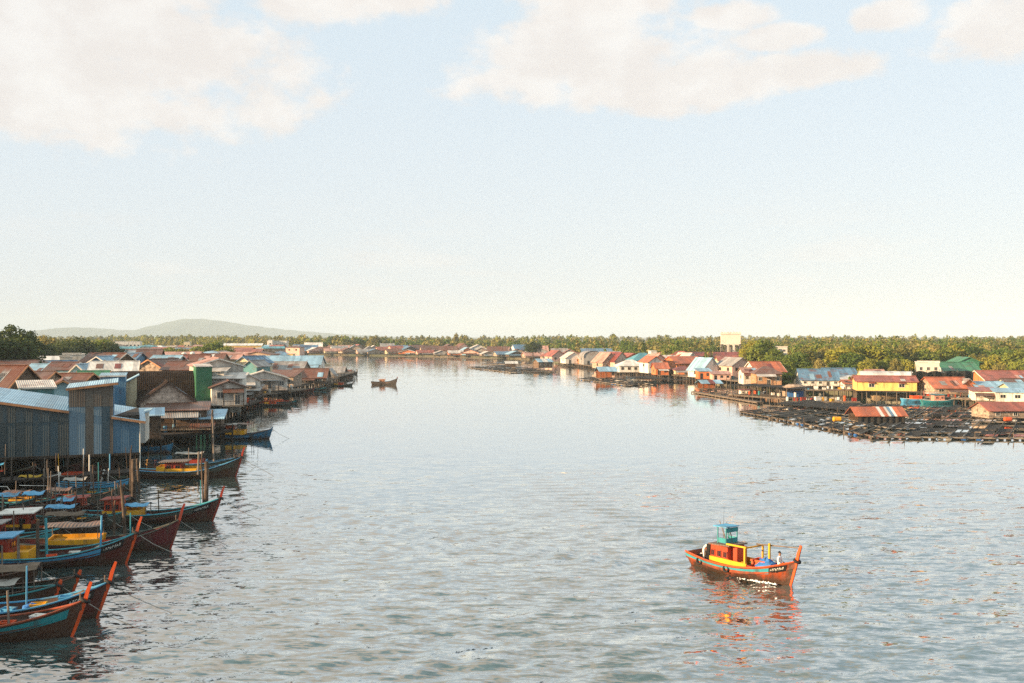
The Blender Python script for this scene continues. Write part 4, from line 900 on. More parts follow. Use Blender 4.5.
# roof and wall finishes
RF = dict(rust=tin('rusty_tin', '74503d', amt=.6), brown=tin('brown_roof_tin', '6a5248', amt=.5), grey=tin('grey_roof_tin', '96928d', amt=.3), pale=tin('pale_roof_tin', 'c9c0b6', amt=.25),
          blue=tin('blue_roof_tin', '5b7f98', amt=.3), ltblue=tin('light_blue_roof_tin', '8fb3c6', amt=.15), red=tin('red_roof_tin', '9e5644', amt=.38, dirt=srgb('6b4030')), orange=tin('orange_roof_tin', 'ba6642', amt=.36, dirt=srgb('85503a')),
          white=tin('white_roof_tin', 'd8d3ca', amt=.15), green=tin('green_roof_tin', '3f7857', amt=.15), teal=tin('teal_roof_tin', '4f8f9c', amt=.15), dark=mat('black_roof_sheet', srgb('2b211b'), rough=.95, var=.3, scale=.4, dirt=srgb('3d3128'), dirt_amt=.3, corr=('x', 3.0), spec=.08), maroon=tin('maroon_roof_tin', '7a352c', amt=.3), pink=tin('pink_roof_tin', 'b98a78', amt=.3))
WL = dict(white=paint('white_wall', 'ddd6ca', .3), cream=paint('cream_wall', 'd8c5a0', .3), yellow=paint('yellow_wall', 'e3bb6c', .2), wood=wood('plank_wall', 'b09a86', 'z', 4.5), dwood=wood('dark_plank_wall', '6c5848', 'z', 4.5), pinkwood=wood('pink_plank_wall', 'dcc2b0', 'z', 4.5, amt=.12),
          blue=tin('blue_wall_sheet', '4f7f9f', amt=.12), lblue=tin('pale_blue_wall_sheet', '93b4bd', amt=.15), green=tin('green_wall_sheet', '2f6b4c', 'y', amt=.1, dirt=srgb('234a36')), teal=tin('teal_wall_sheet', '4f8587', amt=.15), grey=tin('grey_wall_sheet', '98948e', amt=.3), tinw=tin('pale_wall_sheet', 'cfc6ba', 'y', amt=.3),
          pink=paint('pink_wall', 'd9ac98', .25), orange=paint('orange_wall', 'd07a48', .25), rust=tin('rust_wall_sheet', '7a5040', amt=.5), concrete=mat('concrete', srgb('cdc5b8'), rough=.9, var=.2, scale=.5, dirt=srgb('a0968a'), dirt_amt=.35), brick=mat('brick_wall', srgb('a8805f'), rough=.9, var=.35, scale=2.0))
BG = paint('pale_bargeboard', 'd9cfc2', .25); BO = paint('orange_bargeboard', 'c98a5c', .3); BD = paint('dark_bargeboard', '4a362c', .3)

# ---- the big blue corrugated shed, left bank
def blue_shed():
    d = 114.0; s = d/FPX
    o = thing('corrugated_shed', 'large blue corrugated iron shed with a square tower, on stilts over the moored boats', 'shed', (dpt(70, 455, d).x, d, 0), R(21))
    X = lambda px: (px-70)*s
    Z = lambda py: zat(py, d)
    zb = Z(455); t_ = 0.06; dep = 13.0
    sheets = [tin('shed_sheet_dark', '33444a', amt=.42, dirt=srgb('4a4a44'), streak=True), tin('shed_sheet_slate', '3c515a', amt=.37, dirt=srgb('57554d'), streak=True), tin('shed_sheet_blue', '456a82', amt=.34, dirt=srgb('48606a'), streak=True), tin('shed_sheet_pale', '6a8494', amt=.42, dirt=srgb('5a6a70'), streak=True), tin('shed_sheet_rusty', '6a6258', amt=.57, dirt=srgb('54463c'), streak=True)]
    # each wall sheet is a piece of its own; tops follow the roof line
    def top(px):
        if px < 69: return Z(399+(411-399)*(px-0)/68.0) if px >= 0 else Z(399+(px)*0.17)
        if px < 110: return Z(388.5-(px-69)*0.11)
        return Z(418+(px-110)*0.20)
    px = -70.0; k_ = 0; rr = random.Random(4)
    edges = [-70]
    while edges[-1] < 134.5:
        w = 7.6; n = edges[-1]+w
        for stop in (69, 110, 135):
            if edges[-1] < stop < n+2.5: n = stop
        edges.append(min(135, n))
    wall = MB().box(X(-70), X(135), .12, dep, zb, Z(417)).build('wall_frame', POSTD, o)
    lightpx = {(56, 64): 2, (70, 82): 3, (89, 100): 3, (104, 110): 4, (82, 89): 4, (112, 128): 2, (128, 136): 2, (64, 70): 0}
    for a, b in zip(edges[:-1], edges[1:]):
        mid = (a+b)/2; za, zb_ = top(a+.01), top(b-.01); off = -.03-.03*(k_ % 2)
        mi = 0 if mid < 40 else 1
        for (l0, l1), v in lightpx.items():
            if l0 <= mid < l1: mi = v
        if mid < 40: mi = rr.choice([0, 0, 0, 1])
        # upper course darker and weathered, lower course as the photo shows
        zsplit = Z(407) if 69 < mid < 110 else (Z(421) if mid < 69 else None)
        g = 0.012
        if zsplit:
            MB().add([(X(a)+g, off, zb), (X(b)-g, off, zb), (X(b)-g, off, zsplit-.02), (X(a)+g, off, zsplit-.02), (X(a)+g, off+t_, zb), (X(b)-g, off+t_, zb), (X(b)-g, off+t_, zsplit-.02), (X(a)+g, off+t_, zsplit-.02)],
                     [(0, 1, 2, 3), (4, 7, 6, 5), (0, 4, 5, 1), (1, 5, 6, 2), (2, 6, 7, 3), (3, 7, 4, 0)]).build('wall_sheet', sheets[mi], o)
            z1 = zsplit-.01; off2 = off-.03; m2 = 4 if 69 < mid < 110 else rr.choice([0, 1])
        else: z1 = zb; off2 = off; m2 = mi
        MB().add([(X(a)+g, off2, z1), (X(b)-g, off2, z1), (X(b)-g, off2, zb_), (X(a)+g, off2, za), (X(a)+g, off2+t_, z1), (X(b)-g, off2+t_, z1), (X(b)-g, off2+t_, zb_), (X(a)+g, off2+t_, za)],
                 [(0, 1, 2, 3), (4, 7, 6, 5), (0, 4, 5, 1), (1, 5, 6, 2), (2, 6, 7, 3), (3, 7, 4, 0)]).build('wall_sheet', sheets[m2], o)
        k_ += 1
    blue = sheets[2]
    # right end wall in sheets, and the tower's sides
    for j in range(9): MB().box(X(135)+.0, X(135)+.06, .05+dep*j/9+.012, .05+dep*(j+1)/9-.012, zb, Z(419.5)).build('wall_sheet', tin('shed_side_sheet', '3f7396', 'y', amt=.1, dirt=srgb('48606a')), o)
    td = 5.2
    tside = tin('shed_side_sheet', '3f7396', 'y')
    for j in range(4): MB().box(X(110), X(110)+.06, .05+td*j/4+.01, .05+td*(j+1)/4-.01, Z(417), Z(384.5)).build('wall_sheet', tside, o)
    for j in range(4): MB().box(X(69)-.06, X(69), .05+td*j/4+.01, .05+td*(j+1)/4-.01, Z(411), Z(389)).build('wall_sheet', tside, o)
    MB().box(X(69), X(110), td, td+.06, Z(411), Z(389)).build('wall_sheet', blue, o)
    rl = tin('shed_roof_sheet', '8fb2c6', 'x', amt=.08, dirt=srgb('8a8078'))
    # roofs: left slope in sheets, tower, right lean-to; each with a fascia board
    def roof(px0, py0, px1, py1, y0, y1, rise, n):
        for i in range(n):
            a, b = i/n, (i+1)/n
            xa, xb = X(px0+(px1-px0)*a), X(px0+(px1-px0)*b); za, zb2 = Z(py0+(py1-py0)*a), Z(py0+(py1-py0)*b)
            MB().slab([(xa+.008, y0, za), (xb-.008, y0, zb2), (xb-.008, y1, zb2+rise), (xa+.008, y1, za+rise)], -.07).build('roof_sheet', rl, o)
        MB().bar((X(px0), y0-.04, Z(py0)-.10), (X(px1), y0-.04, Z(py1)-.10), .06, .26).build('fascia', BO, o)
    roof(-72, 386.5, 69.3, 411, -.55, dep, .7, 9)
    roof(66.5, 388.5, 115, 383.2, -.6, td+.5, .25, 5)
    roof(108.5, 417.5, 141, 423.5, -.5, dep+.4, .5, 4)
    # stilts and floor
    MB().box(X(-70), X(135), -.3, dep, zb-.28, zb-.01).build('floor_platform', PLANKD, o)
    for i in range(13):
        for j in range(4): upost('stilt', POSTD, o, X(-68)+(X(134)-X(-68))*i/12, .1+j*(dep-.4)/3, -1.5, zb-.28, .28)
    for pxl in (88, 107): upost('painted_post', WHITE if pxl == 88 else SKYB, o, X(pxl), -.45, zb-2.0, zb, .16)
    upost('drain_pipe', WHITE, o, X(135.6), -.2, 0.4, Z(424), .12)
    return o
blue_shed()

# ---- left bank houses, near to far
H = house
H('teal sheet tower with a pale sloping roof behind the blue shed', 36, 382, 387, 132, 30, 5, 'x', 4, RF['pale'], WL['teal'], kind='mono', win=(0, 0), name='sheet_tower', cat='shed', barge=BG, over=.3, door=False)
H('pale blue gabled house wedged between the teal and blue towers', 63, 381, 390, 142, 34, 9, 'y', 0, RF['rust'], WL['lblue'], barge=BO, win=(0, 0), door=False)
H('low rust roofed house at the far edge behind the blue shed', 2, 366, 388, 150, 46, 12, 'x', -28, RF['rust'], WL['dwood'], barge=BO, win=(0, 0), door=False)
H('house with patched rust and blue roof behind the teal tower', 33, 372, 386, 165, 40, 12, 'x', -26, RF['brown'], WL['wood'], barge=BO, win=(0, 0), door=False)
H('long rust roof sloping behind the pale blue gable', 68, 374, 384, 172, 46, 10, 'x', -24, RF['rust'], WL['dwood'], barge=BO, win=(0, 0), door=False)
H('deep green roofed house behind the tall blue box', 94, 371.5, 381, 185, 26, 9, 'x', -10, RF['green'], WL['dwood'], barge=BO, win=(0, 0), door=False)
H('tall plain blue sheet box behind the square tower', 113.5, 374, 375.5, 158, 23, 5, 'x', -3, RF['ltblue'], WL['blue'], kind='mono', win=(0, 0), name='sheet_box', cat='shed', barge=BG, over=.15, door=False)
H('cream lean-to attached beside the tall blue box', 131, 377, 383, 160, 11, 6, 'y', 0, RF['ltblue'], WL['cream'], kind='mirror', win=(0, 0), name='lean_to', cat='shed', over=.4, door=False)
H('huge curved black tarred roof shed behind the plank gable', 160, 371.3, 400, 186, 74, 12, 'x', 0, RF['dark'], RF['dark'], kind='arch', win=(0, 0), name='tarred_shed', cat='shed', door=False, over=.1)
H('weathered pink plank gable house with a dark roof over the jetty', 168, 383, 402, 152, 52, 10, 'y', 2, RF['dark'], WL['pinkwood'], barge=BD, win=(2, 1), stilts=True, door=False, z0=2.6)
H('long light blue lean-to roof beside the square tower', 127, 411, 415, 136, 64, 5.5, 'x', -2, RF['ltblue'], WL['dwood'], kind='mono', win=(0, 0), name='lean_to', cat='shed', z0=2.2, door=False, stilts=True)
H('pale sheet lean-to stepping down beside the shed end', 126, 413.5, 422, 126, 36, 6, 'y', -6, RF['ltblue'], WL['white'], kind='mirror', win=(0, 0), name='lean_to', cat='shed', z0=2.4, door=False)
H('open jetty roof of light grey sheets above the dark stilts', 201, 412, 417.5, 150, 42, 5, 'x', -6, RF['ltblue'], WL['dwood'], kind='mono', win=(0, 0), name='jetty_shelter', cat='shed', z0=3.2, door=False, stilts=True)
H('brown lean-to under the plank gable, open to the water', 178, 404, 409, 150, 56, 6, 'x', -4, RF['brown'], WL['dwood'], kind='mono', win=(3, 0), name='lean_to', cat='shed', z0=2.4, stilts=True)
H('tall green sheet block standing in front of the wide pink gable', 202.5, 365, 366.2, 184, 15, 8, 'x', 4, RF['pale'], WL['green'], kind='mono', over=.15, win=(0, 0), door=False, name='green_building', cat='building')
H('wide pink white gable with a row of small windows behind the green block', 219, 359, 366, 194, 47, 12, 'y', 6, RF['pink'], WL['tinw'], barge=BG, win=(4, 1), door=False)
H('small white house with one dark window under the green building', 218, 368, 371, 192, 16, 5, 'x', -10, RF['pale'], WL['white'], win=(1, 0), kind='mono', door=False)
H('flat grey white roof between the green building and the striped gable', 228, 374, 378, 190, 32, 6, 'x', -8, RF['pale'], WL['white'], kind='mono', win=(1, 0), door=False)
H('small white striped gable house on stilts with brown bargeboards', 229, 381.5, 387.5, 178, 33, 9, 'y', 4, RF['brown'], WL['tinw'], barge=BD, win=(2, 0), stilts=True, z0=3.6)
H('broad pale gable warehouse with dark openings at the waterside', 264, 371, 378, 252, 46, 16, 'y', 4, RF['pale'], WL['tinw'], barge=BG, win=(4, 2), stilts=True, z0=2.2, name='warehouse', cat='warehouse')
H('pale sheet house beside the pale gable warehouse', 246, 374, 381, 236, 28, 10, 'y', 2, RF['grey'], WL['white'], win=(2, 0), stilts=True, z0=2.2)
H('low dark shack in front of the pale gable warehouse', 248, 386, 390, 236, 24, 6, 'x', -10, RF['grey'], WL['dwood'], kind='mono', win=(2, 0), stilts=True, z0=1.8)
H('long blue white roofed fish shed running to the point', 291, 356, 364, 360, 62, 16, 'x', -8, RF['ltblue'], WL['white'], win=(4, 1), name='fish_shed', cat='shed', stilts=True)
H('grey long roof house in front of the fish shed', 284, 362, 370, 320, 44, 12, 'x', -14, RF['grey'], WL['wood'], win=(3, 1), stilts=True)
H('rusty red roof with pale skylight sheets near the point', 311, 369, 377, 310, 33, 10, 'x', -8, RF['rust'], WL['dwood'], win=(3, 1), stilts=True, name='rust_roofed_shed', cat='shed')
H('red edged lean-to roof in front of the rusty roof', 283, 371, 376, 285, 30, 8, 'x', -18, RF['rust'], WL['wood'], kind='mono', win=(3, 0), stilts=True)
H('grey shack at the root of the point', 333, 367, 373, 390, 24, 9, 'x', -10, RF['grey'], WL['dwood'], win=(2, 1), stilts=True)
H('small grey shack at the tip of the point', 345, 370, 375, 400, 12, 7, 'x', -10, RF['brown'], WL['dwood'], win=(2, 1), stilts=True)
H('tall silver sheet shack near the point', 329, 369, 375, 340, 9, 6, 'y', -10, RF['grey'], WL['grey'], win=(1, 1), stilts=True)
H('blue house with a square turret and yellow side wall', 281, 351.5, 355, 470, 18, 10, 'x', -12, RF['blue'], WL['blue'], kind='hip', win=(2, 1), name='blue_house')
H('blue turret standing on the blue house', 278, 347, 352, 476, 4.5, 3, 'x', -12, RF['blue'], WL['blue'], kind='flat', win=(1, 0), name='roof_turret', cat='turret', door=False)
H('yellow wall block beside the blue house', 291, 353, 354, 468, 6, 5, 'x', -12, RF['pale'], WL['yellow'], kind='flat', win=(0, 0), name='yellow_block', cat='building', door=False)
# the crowded roofs behind
H('long white low building with four dark windows under a brown roof', 19, 361, 365.5, 232, 32, 10, 'x', -4, RF['brown'], WL['white'], win=(4, 0), door=False)
H('peaked rust roofed pavilion in front of the long white roof', 32, 358, 362.5, 250, 22, 8, 'x', -10, RF['rust'], WL['dwood'], kind='hip', win=(0, 0), door=False)
H('very long white roofed hall below the dark trees', 40, 356.5, 360, 330, 66, 14, 'x', -2, RF['white'], WL['white'], win=(6, 0), name='hall', cat='building', door=False)
H('white concrete box block above the blue roofs', 74, 353, 354.5, 300, 17, 10, 'x', -6, RF['white'], WL['concrete'], kind='flat', win=(0, 0), name='concrete_block', cat='building', door=False)
H('small white flat block beside the white concrete box', 66, 355.5, 357, 290, 9, 7, 'x', -6, RF['white'], WL['concrete'], kind='flat', win=(1, 0), name='concrete_block', cat='building', door=False)
H('long blue roofed shed in front of the long white hall', 55, 361, 366, 262, 38, 10, 'x', -4, RF['blue'], WL['lblue'], win=(0, 0), door=False)
H('brown roof with a pale gable beside the pale roofs', 66, 362.5, 369, 215, 24, 8, 'x', -22, RF['brown'], WL['lblue'], win=(0, 0), barge=BG, door=False)
H('light blue angled roof in the crowd behind the rust roofs', 48, 364.5, 372, 222, 30, 9, 'x', -28, RF['ltblue'], WL['lblue'], win=(0, 0), barge=BG, door=False)
H('small pale blue gable behind the long rust roof', 77, 365, 373, 205, 16, 8, 'y', -18, RF['ltblue'], WL['lblue'], win=(0, 0), barge=BG, door=False)
H('bright blue gable house with a dark corner beside the white box', 97, 357, 364, 235, 22, 10, 'y', -24, RF['ltblue'], WL['blue'], win=(0, 0), barge=BG, door=False)
H('long brown roof running towards the bright blue roof', 108, 353.5, 362, 245, 38, 9, 'x', -34, RF['brown'], WL['dwood'], win=(0, 0), barge=BG, door=False)
H('bright sky blue roof catching the light behind the plank gables', 128, 353.5, 360, 255, 26, 9, 'x', -22, RF['blue'], WL['blue'], win=(0, 0), door=False)
H('low wide pink white roof before the curved black shed', 115, 362, 370, 205, 42, 10, 'x', -4, RF['white'], WL['white'], win=(0, 0), barge=BG, door=False)
H('dark brown steep roof behind the cream gable', 150, 350, 360, 262, 22, 10, 'x', -10, RF['brown'], WL['dwood'], win=(0, 0), door=False)
H('cream plank gable house with brown roof behind the black shed', 149, 360, 369, 214, 32, 12, 'y', -30, RF['brown'], WL['wood'], win=(0, 0), barge=BO, door=False)
H('pale blue long roof above the black shed', 168, 356, 362, 236, 26, 9, 'x', -20, RF['ltblue'], WL['lblue'], win=(0, 0), barge=BG, door=False)
H('small red roofed white house with a dark window', 180, 356, 359.5, 240, 11, 6, 'x', -4, RF['red'], WL['white'], win=(1, 0), door=False)
H('grey rust roof sloping down to the green building', 184, 362, 369, 212, 28, 9, 'x', -20, RF['brown'], WL['wood'], win=(0, 0), door=False)
H('orange rust roof behind the green building', 196, 355, 362, 258, 26, 9, 'x', -10, RF['rust'], WL['wood'], win=(0, 0), door=False)
H('white gabled house with blue roof side beyond the green building', 243, 357, 363, 262, 18, 12, 'y', -28, RF['blue'], WL['cream'], win=(1, 0), door=False)
H('grey green sheet house beside the pale blue roofed gable', 250, 361, 366, 256, 14, 8, 'y', -26, RF['grey'], WL['teal'], win=(0, 1), door=False)
H('rust roofed row house behind the green building', 214, 354, 359, 300, 22, 9, 'x', -12, RF['rust'], WL['wood'], win=(0, 0), door=False)
H('brown peaked roof above the pink gable', 232, 354.5, 359, 310, 20, 9, 'x', -14, RF['pink'], WL['cream'], win=(0, 0), door=False)
# water tanks on roofs
for lab, px_, py_ in (('white water tank on the roof beyond the red roofed house', 184, 353), ('pale second water tank standing next to the white one', 192.5, 352.5)):
    p = dpt(px_, py_+4, 262); m = MB().tube((0, 0, -.6), (0, 0, 1.0), .62, .62, 14).tube((0, 0, 1.0), (0, 0, 1.25), .62, .18, 14).tube((0, 0, -6), (0, 0, -.6), .5, .5, 8)
    tag(m.build('water_tank', WHITE, loc=p), lab, 'water tank', 'roof water tanks')

# ================================================================== the town behind the left bank
rr = random.Random(21)
RNAME = dict(rust='rusty', brown='brown', grey='grey', pale='pale', blue='blue', ltblue='light blue', red='red', orange='orange', white='white', pink='pink', maroon='maroon', teal='teal')
town = []
for row, (d, py0, n, x0, x1) in enumerate(((380, 352.0, 11, 100, 262), (470, 350.0, 12, 92, 268), (600, 347.6, 13, 98, 280), (760, 345.6, 13, 110, 300))):
    for i in range(n):
        cx = x0+(x1-x0)*(i+.5)/n+rr.uniform(-3, 3); py = py0+rr.uniform(-1.1, 1.1)
        town.append((cx, py, d+rr.uniform(-18, 18), rr.choice(['rust', 'rust', 'brown', 'grey', 'pale', 'blue', 'ltblue', 'red', 'orange', 'white', 'pink', 'teal']), row, rr.uniform(9, 13.5)))
for row, rn in enumerate(('nearest', 'second', 'third', 'farthest')):
    lst = sorted(t for t in town if t[4] == row)
    for i, (cx, py, d, rf, _, wm_) in enumerate(lst):
        house(f'{RNAME[rf]} roofed town house, {ordinal(i+1)} from the left in the {rn} town row', cx, py, py+2.3*470/d, d, wm_*FPX/d, rr.uniform(8, 11), rr.choice('xxy'), rr.uniform(-35, 5), RF[rf], rr.choice([WL['white'], WL['cream'], WL['pink'], WL['wood'], WL['concrete']]), win=(2, 1), name='town_house', group='town houses behind the waterfront', door=False, kind=rr.choice(['gable', 'gable', 'hip']))
H('long white block of flats on the far left skyline', 128, 341, 341.6, 800, 25, 12, 'x', -8, RF['white'], WL['white'], kind='flat', win=(7, 0), name='apartment_block', cat='building', door=False, frame=WHITE)
H('narrow orange lit tower at the end of the white block of flats', 106, 340.3, 341, 780, 4, 6, 'x', -8, RF['orange'], WL['orange'], kind='flat', win=(0, 0), name='stair_tower', cat='building', door=False)
H('small pale office block on the skyline above the town', 187.5, 341.5, 342, 820, 6, 8, 'x', -8, RF['white'], WL['cream'], kind='flat', win=(2, 0), name='office_block', cat='building', door=False)
H('white shop house with two floors above the trees', 172, 345, 346, 700, 9, 8, 'x', -8, RF['white'], WL['white'], kind='flat', win=(3, 0), name='shop_house', cat='building', door=False)
H('long yellow lit market hall far behind the pink gable', 242, 343.6, 345.5, 690, 40, 14, 'x', -7, RF['white'], WL['yellow'], win=(8, 0), name='market_hall', cat='building', door=False)
H('white tall block with flat roof above the point', 278, 340.3, 341, 860, 19, 14, 'x', -8, RF['white'], WL['white'], kind='flat', win=(5, 0), name='apartment_block', cat='building', door=False)
H('white annex beside the tall white block', 271, 339.6, 340, 850, 4, 8, 'x', -8, RF['white'], WL['white'], kind='flat', win=(1, 0), name='stair_tower', cat='building', door=False)
H('navy roofed white shed beside the market hall', 236, 349.3, 351, 520, 15, 10, 'x', -6, RF['white'], WL['blue'], win=(3, 0), name='storage_shed', cat='shed', door=False)

# the waterfront goes on beside the photographer: unseen sheds, added and sized to shade the moored boats
for i, (x, y, w_, l_, z1) in enumerate(((-46, 38, 9, 16, 6.6), (-47, 58, 9, 15, 7.0), (-53, 77, 10, 15, 7.4), (-64, 95, 10, 14, 7.6))):
    o = thing('corrugated_shed', f'{ordinal(i+1)} unseen grey shed added upstream to shade the moored boats', 'shed', (x, y, 0), R(4), 'unseen sheds added for their shade')
    MB().prism([(-w_/2, .7), (w_/2, .7), (w_/2, z1-1.6), (0, z1-.06), (-w_/2, z1-1.6)], 'y', -l_/2, l_/2).build('wall', WL['grey'], o)
    for sd in (-1, 1):
        q = [(sd*(w_/2+.4), -l_/2-.3, z1-1.75), (sd*(w_/2+.4), l_/2+.3, z1-1.75), (0, l_/2+.3, z1+.02), (0, -l_/2-.3, z1+.02)]; MB().slab(q if sd > 0 else q[::-1], -.1).build('roof', RF['rust'], o)
    for k_ in range(3): window(o, w_/2+.004, -l_/2+l_*(k_+.5)/3, 2.6, 1.1, 1.1, math.pi/2)

_er = random.Random(77)
for i in range(16):     # more of the town, beyond the left edge of the picture
    cx = -40-i*26+_er.uniform(-8, 8); d = _er.choice((170, 230, 310)); rf = _er.choice(['rust', 'brown', 'grey', 'pale', 'ltblue', 'red'])
    house(f'{RNAME[rf]} roofed house beyond the shed, {ordinal(i+1)} going upstream from the airy tree', cx, HY+(CAMZ-7)*FPX/d, HY+(CAMZ-4.2)*FPX/d, d, 11*FPX/d, 9, _er.choice('xy'), _er.uniform(-20, 10), RF[rf], WL[_er.choice(['white', 'wood', 'cream', 'dwood'])], win=(2, 1), name='town_house', group='houses upstream on the left bank')

# ================================================================== far and right bank
def shore_y(px):
    pts = [(200, 354.4), (250, 354.5), (310, 354.8), (360, 355.4), (420, 356.3), (470, 357.3), (520, 359), (560, 362.5), (590, 367), (640, 373), (690, 377.5), (740, 383.5), (800, 389), (870, 395), (925, 397.5), (1010, 404), (1090, 412)]
    for (a, b), (c, e) in zip(pts[:-1], pts[1:]):
        if a <= px <= c: return b+(e-b)*(px-a)/(c-a)
    return pts[-1][1]
rr = random.Random(33); far = []
def far_row(x0, x1, back, zr, wm_, tagn):
    px = x0
    while px < x1:
        d = dist(shore_y(px))+back+rr.uniform(-4, 4); w = wm_*rr.uniform(.8, 1.25)
        far.append((px, d, w, rr.uniform(.85, 1.15)*zr, tagn)); px += w*FPX/d*rr.uniform(.92, 1.15)
far_row(302, 556, 3, 5.4, 11.5, 0); far_row(298, 560, 24, 7.6, 12, 1); far_row(300, 545, 46, 8.8, 13, 2)
far_row(566, 648, 4, 5.0, 9.5, 3); far_row(560, 676, 24, 7.0, 10.5, 4); far_row(570, 690, 42, 8.4, 11, 5)
rown = ['front row of the far shore', 'second row of the far shore', 'rear row of the far shore', 'front row by the rafts', 'middle row by the rafts', 'rear row by the rafts']
for tg in range(6):
    lst = sorted(f for f in far if f[4] == tg)
    for i, (px, d, w, zr, _) in enumerate(lst):
        if tg == 5 and 575 < px < 665 and i % 2: continue
        pal = ['grey', 'grey', 'pale', 'brown', 'rust', 'blue', 'ltblue', 'red', 'white', 'pink', 'orange'] if tg < 3 else ['pale', 'grey', 'red', 'orange', 'orange', 'rust', 'white', 'pink', 'red', 'brown']
        rf = rr.choice(pal); wl_ = rr.choice(['white', 'wood', 'wood', 'dwood', 'pink', 'cream', 'grey', 'orange'])
        pyr = HY+(CAMZ-zr)*FPX/d; pye = HY+(CAMZ-(zr*.60))*FPX/d
        house(f'{RNAME[rf]} roofed house, {ordinal(i+1)} from the left in the {rown[tg]}', px, pyr, pye, d, w*FPX/d, rr.uniform(8, 12), rr.choice('xxy'), rr.uniform(-5, 25), RF[rf], WL[wl_], z0=1.7, win=(3, 2), stilts=(tg in (0, 3)), group='stilt houses along the far shore', over=.6)
# landmark roofs on the far bank
H('big navy blue shed wall above the grey dome roof', 597, 349, 353, 560, 30, 10, 'x', 8, RF['blue'], tin('navy_wall_sheet', '2f5a78', amt=.1), kind='mono', win=(0, 0), name='navy_shed', cat='shed', door=False)
H('grey rounded roof house beside the navy shed', 593, 351, 356.5, 500, 19, 12, 'y', 12, RF['grey'], WL['grey'], kind='arch', win=(2, 1))
H('teal blue hip roofed hall left of the orange roofs', 643, 353, 360, 430, 27, 14, 'x', 14, RF['teal'], tin('navy_wall_sheet', '2f5a78', amt=.1), kind='hip', win=(0, 0), name='teal_hall', cat='building', door=False)
H('small white box standing above the teal hall', 652.5, 350.5, 351, 445, 6, 5, 'x', 14, RF['white'], WL['white'], kind='flat', win=(1, 0), name='white_box', cat='building', door=False)
H('red roofed house with white front left of the striped roofs', 559, 350.5, 356, 560, 15, 12, 'y', 20, RF['red'], WL['pink'], win=(2, 1))
H('white wide gable house right of the red roofed one', 574, 352.5, 358, 520, 17, 12, 'y', 14, RF['pale'], WL['white'], win=(2, 1))
H('pale roof with a maroon stripe stepping towards the water', 611, 353, 362, 440, 18, 12, 'y', 24, RF['pink'], WL['wood'], win=(2, 1))
H('second striped pale roof next to the first striped one', 622, 352.5, 361, 436, 16, 12, 'y', 24, RF['maroon'], WL['pink'], win=(2, 1))
H('long white walled house with a pale hip roof at the waterside', 630, 360, 365.5, 400, 26, 9, 'x', 12, RF['white'], WL['white'], kind='hip', win=(4, 1), stilts=True)
H('orange roofed house with tall front below the teal hall', 656, 356.5, 362, 385, 16, 10, 'y', 22, RF['orange'], WL['white'], win=(2, 1), stilts=True)
H('orange boat shed at the waterside next to the cream house', 660, 363, 368, 372, 13, 8, 'x', 12, RF['orange'], WL['orange'], win=(2, 1), stilts=True, name='boat_shed', cat='shed')

# ---- right bank, landmark by landmark
H('cream square house with a dark red hip roof on a low quay', 683, 366.5, 369.5, 368, 19, 9, 'x', 9, RF['maroon'], WL['cream'], kind='hip', win=(0, 0), stilts=True, z0=2.0, door=False)
H('dark open shed beside the cream square house', 666, 369, 371.5, 374, 13, 7, 'x', 9, RF['rust'], WL['dwood'], win=(2, 1), stilts=True, name='open_shed', cat='shed')
H('broad bright orange roof behind the cream square house', 683, 356.5, 363, 395, 30, 12, 'x', 28, RF['orange'], WL['orange'], win=(0, 1), door=False)
H('pink sheet gable behind the broad orange roof', 660, 354.5, 361, 410, 18, 11, 'y', 24, RF['pink'], WL['pink'], win=(1, 1))
H('white and pink tall gable above the orange roof', 692, 353, 362, 420, 16, 11, 'y', 30, RF['pale'], WL['white'], win=(2, 1))
H('long maroon roofed row behind the pink houses', 716, 352.3, 357, 440, 52, 12, 'x', 4, RF['maroon'], WL['pink'], win=(8, 1), name='row_house')
H('grey blue roofed house with a white sheeted gable facing the river', 712, 358, 370, 345, 21, 10, 'y', 32, RF['ltblue'], WL['white'], win=(1, 1), barge=BG)
H('orange fronted lean-to under the grey blue roof', 703, 369, 371, 336, 12, 6, 'x', 10, RF['ltblue'], WL['orange'], win=(2, 0), kind='mono', stilts=True, name='lean_to', cat='shed')
H('low pink shop front by the grey blue roofed house', 720, 372, 374, 330, 18, 6, 'x', 10, RF['pink'], WL['pink'], win=(3, 0), kind='mono', stilts=True, name='shop_house', cat='building')
H('grey roofed two floor house in front of the white tower', 742, 358, 365.5, 338, 22, 11, 'y', 30, RF['grey'], WL['pink'], win=(2, 2), barge=BG)
H('red roofed house tucked behind the grey roofed two floor house', 727, 356, 360.5, 365, 20, 10, 'x', 8, RF['red'], WL['cream'], win=(3, 1))
H('bright orange roofed house with white gable beside the big tree', 764, 362, 371, 305, 30, 10, 'x', 24, RF['orange'], WL['white'], win=(2, 2), barge=BG)
H('brown hip roofed plank house in front of the orange roof', 766, 366.5, 373, 290, 25, 9, 'x', 10, RF['brown'], WL['brick'], kind='hip', win=(3, 1), stilts=True)
H('white and pink small house at the foot of the orange roof', 748, 368, 372, 300, 14, 7, 'x', 12, RF['pink'], WL['white'], win=(2, 1), stilts=True)
H('long blue hip roofed hall behind the pier', 817, 369.5, 379, 292, 36, 13, 'x', 8, RF['blue'], WL['white'], kind='gable', win=(5, 1), name='blue_hall', cat='building')
H('second blue roof joined at the end of the long blue hall', 838, 368.5, 378.5, 300, 30, 14, 'x', 14, RF['blue'], WL['white'], kind='gable', win=(3, 1), name='blue_hall', cat='building')
H('white awning roof beside the second blue roof', 848, 376.5, 379, 286, 13, 8, 'x', 6, RF['white'], WL['white'], kind='mono', win=(2, 0), name='awning_shed', cat='shed')
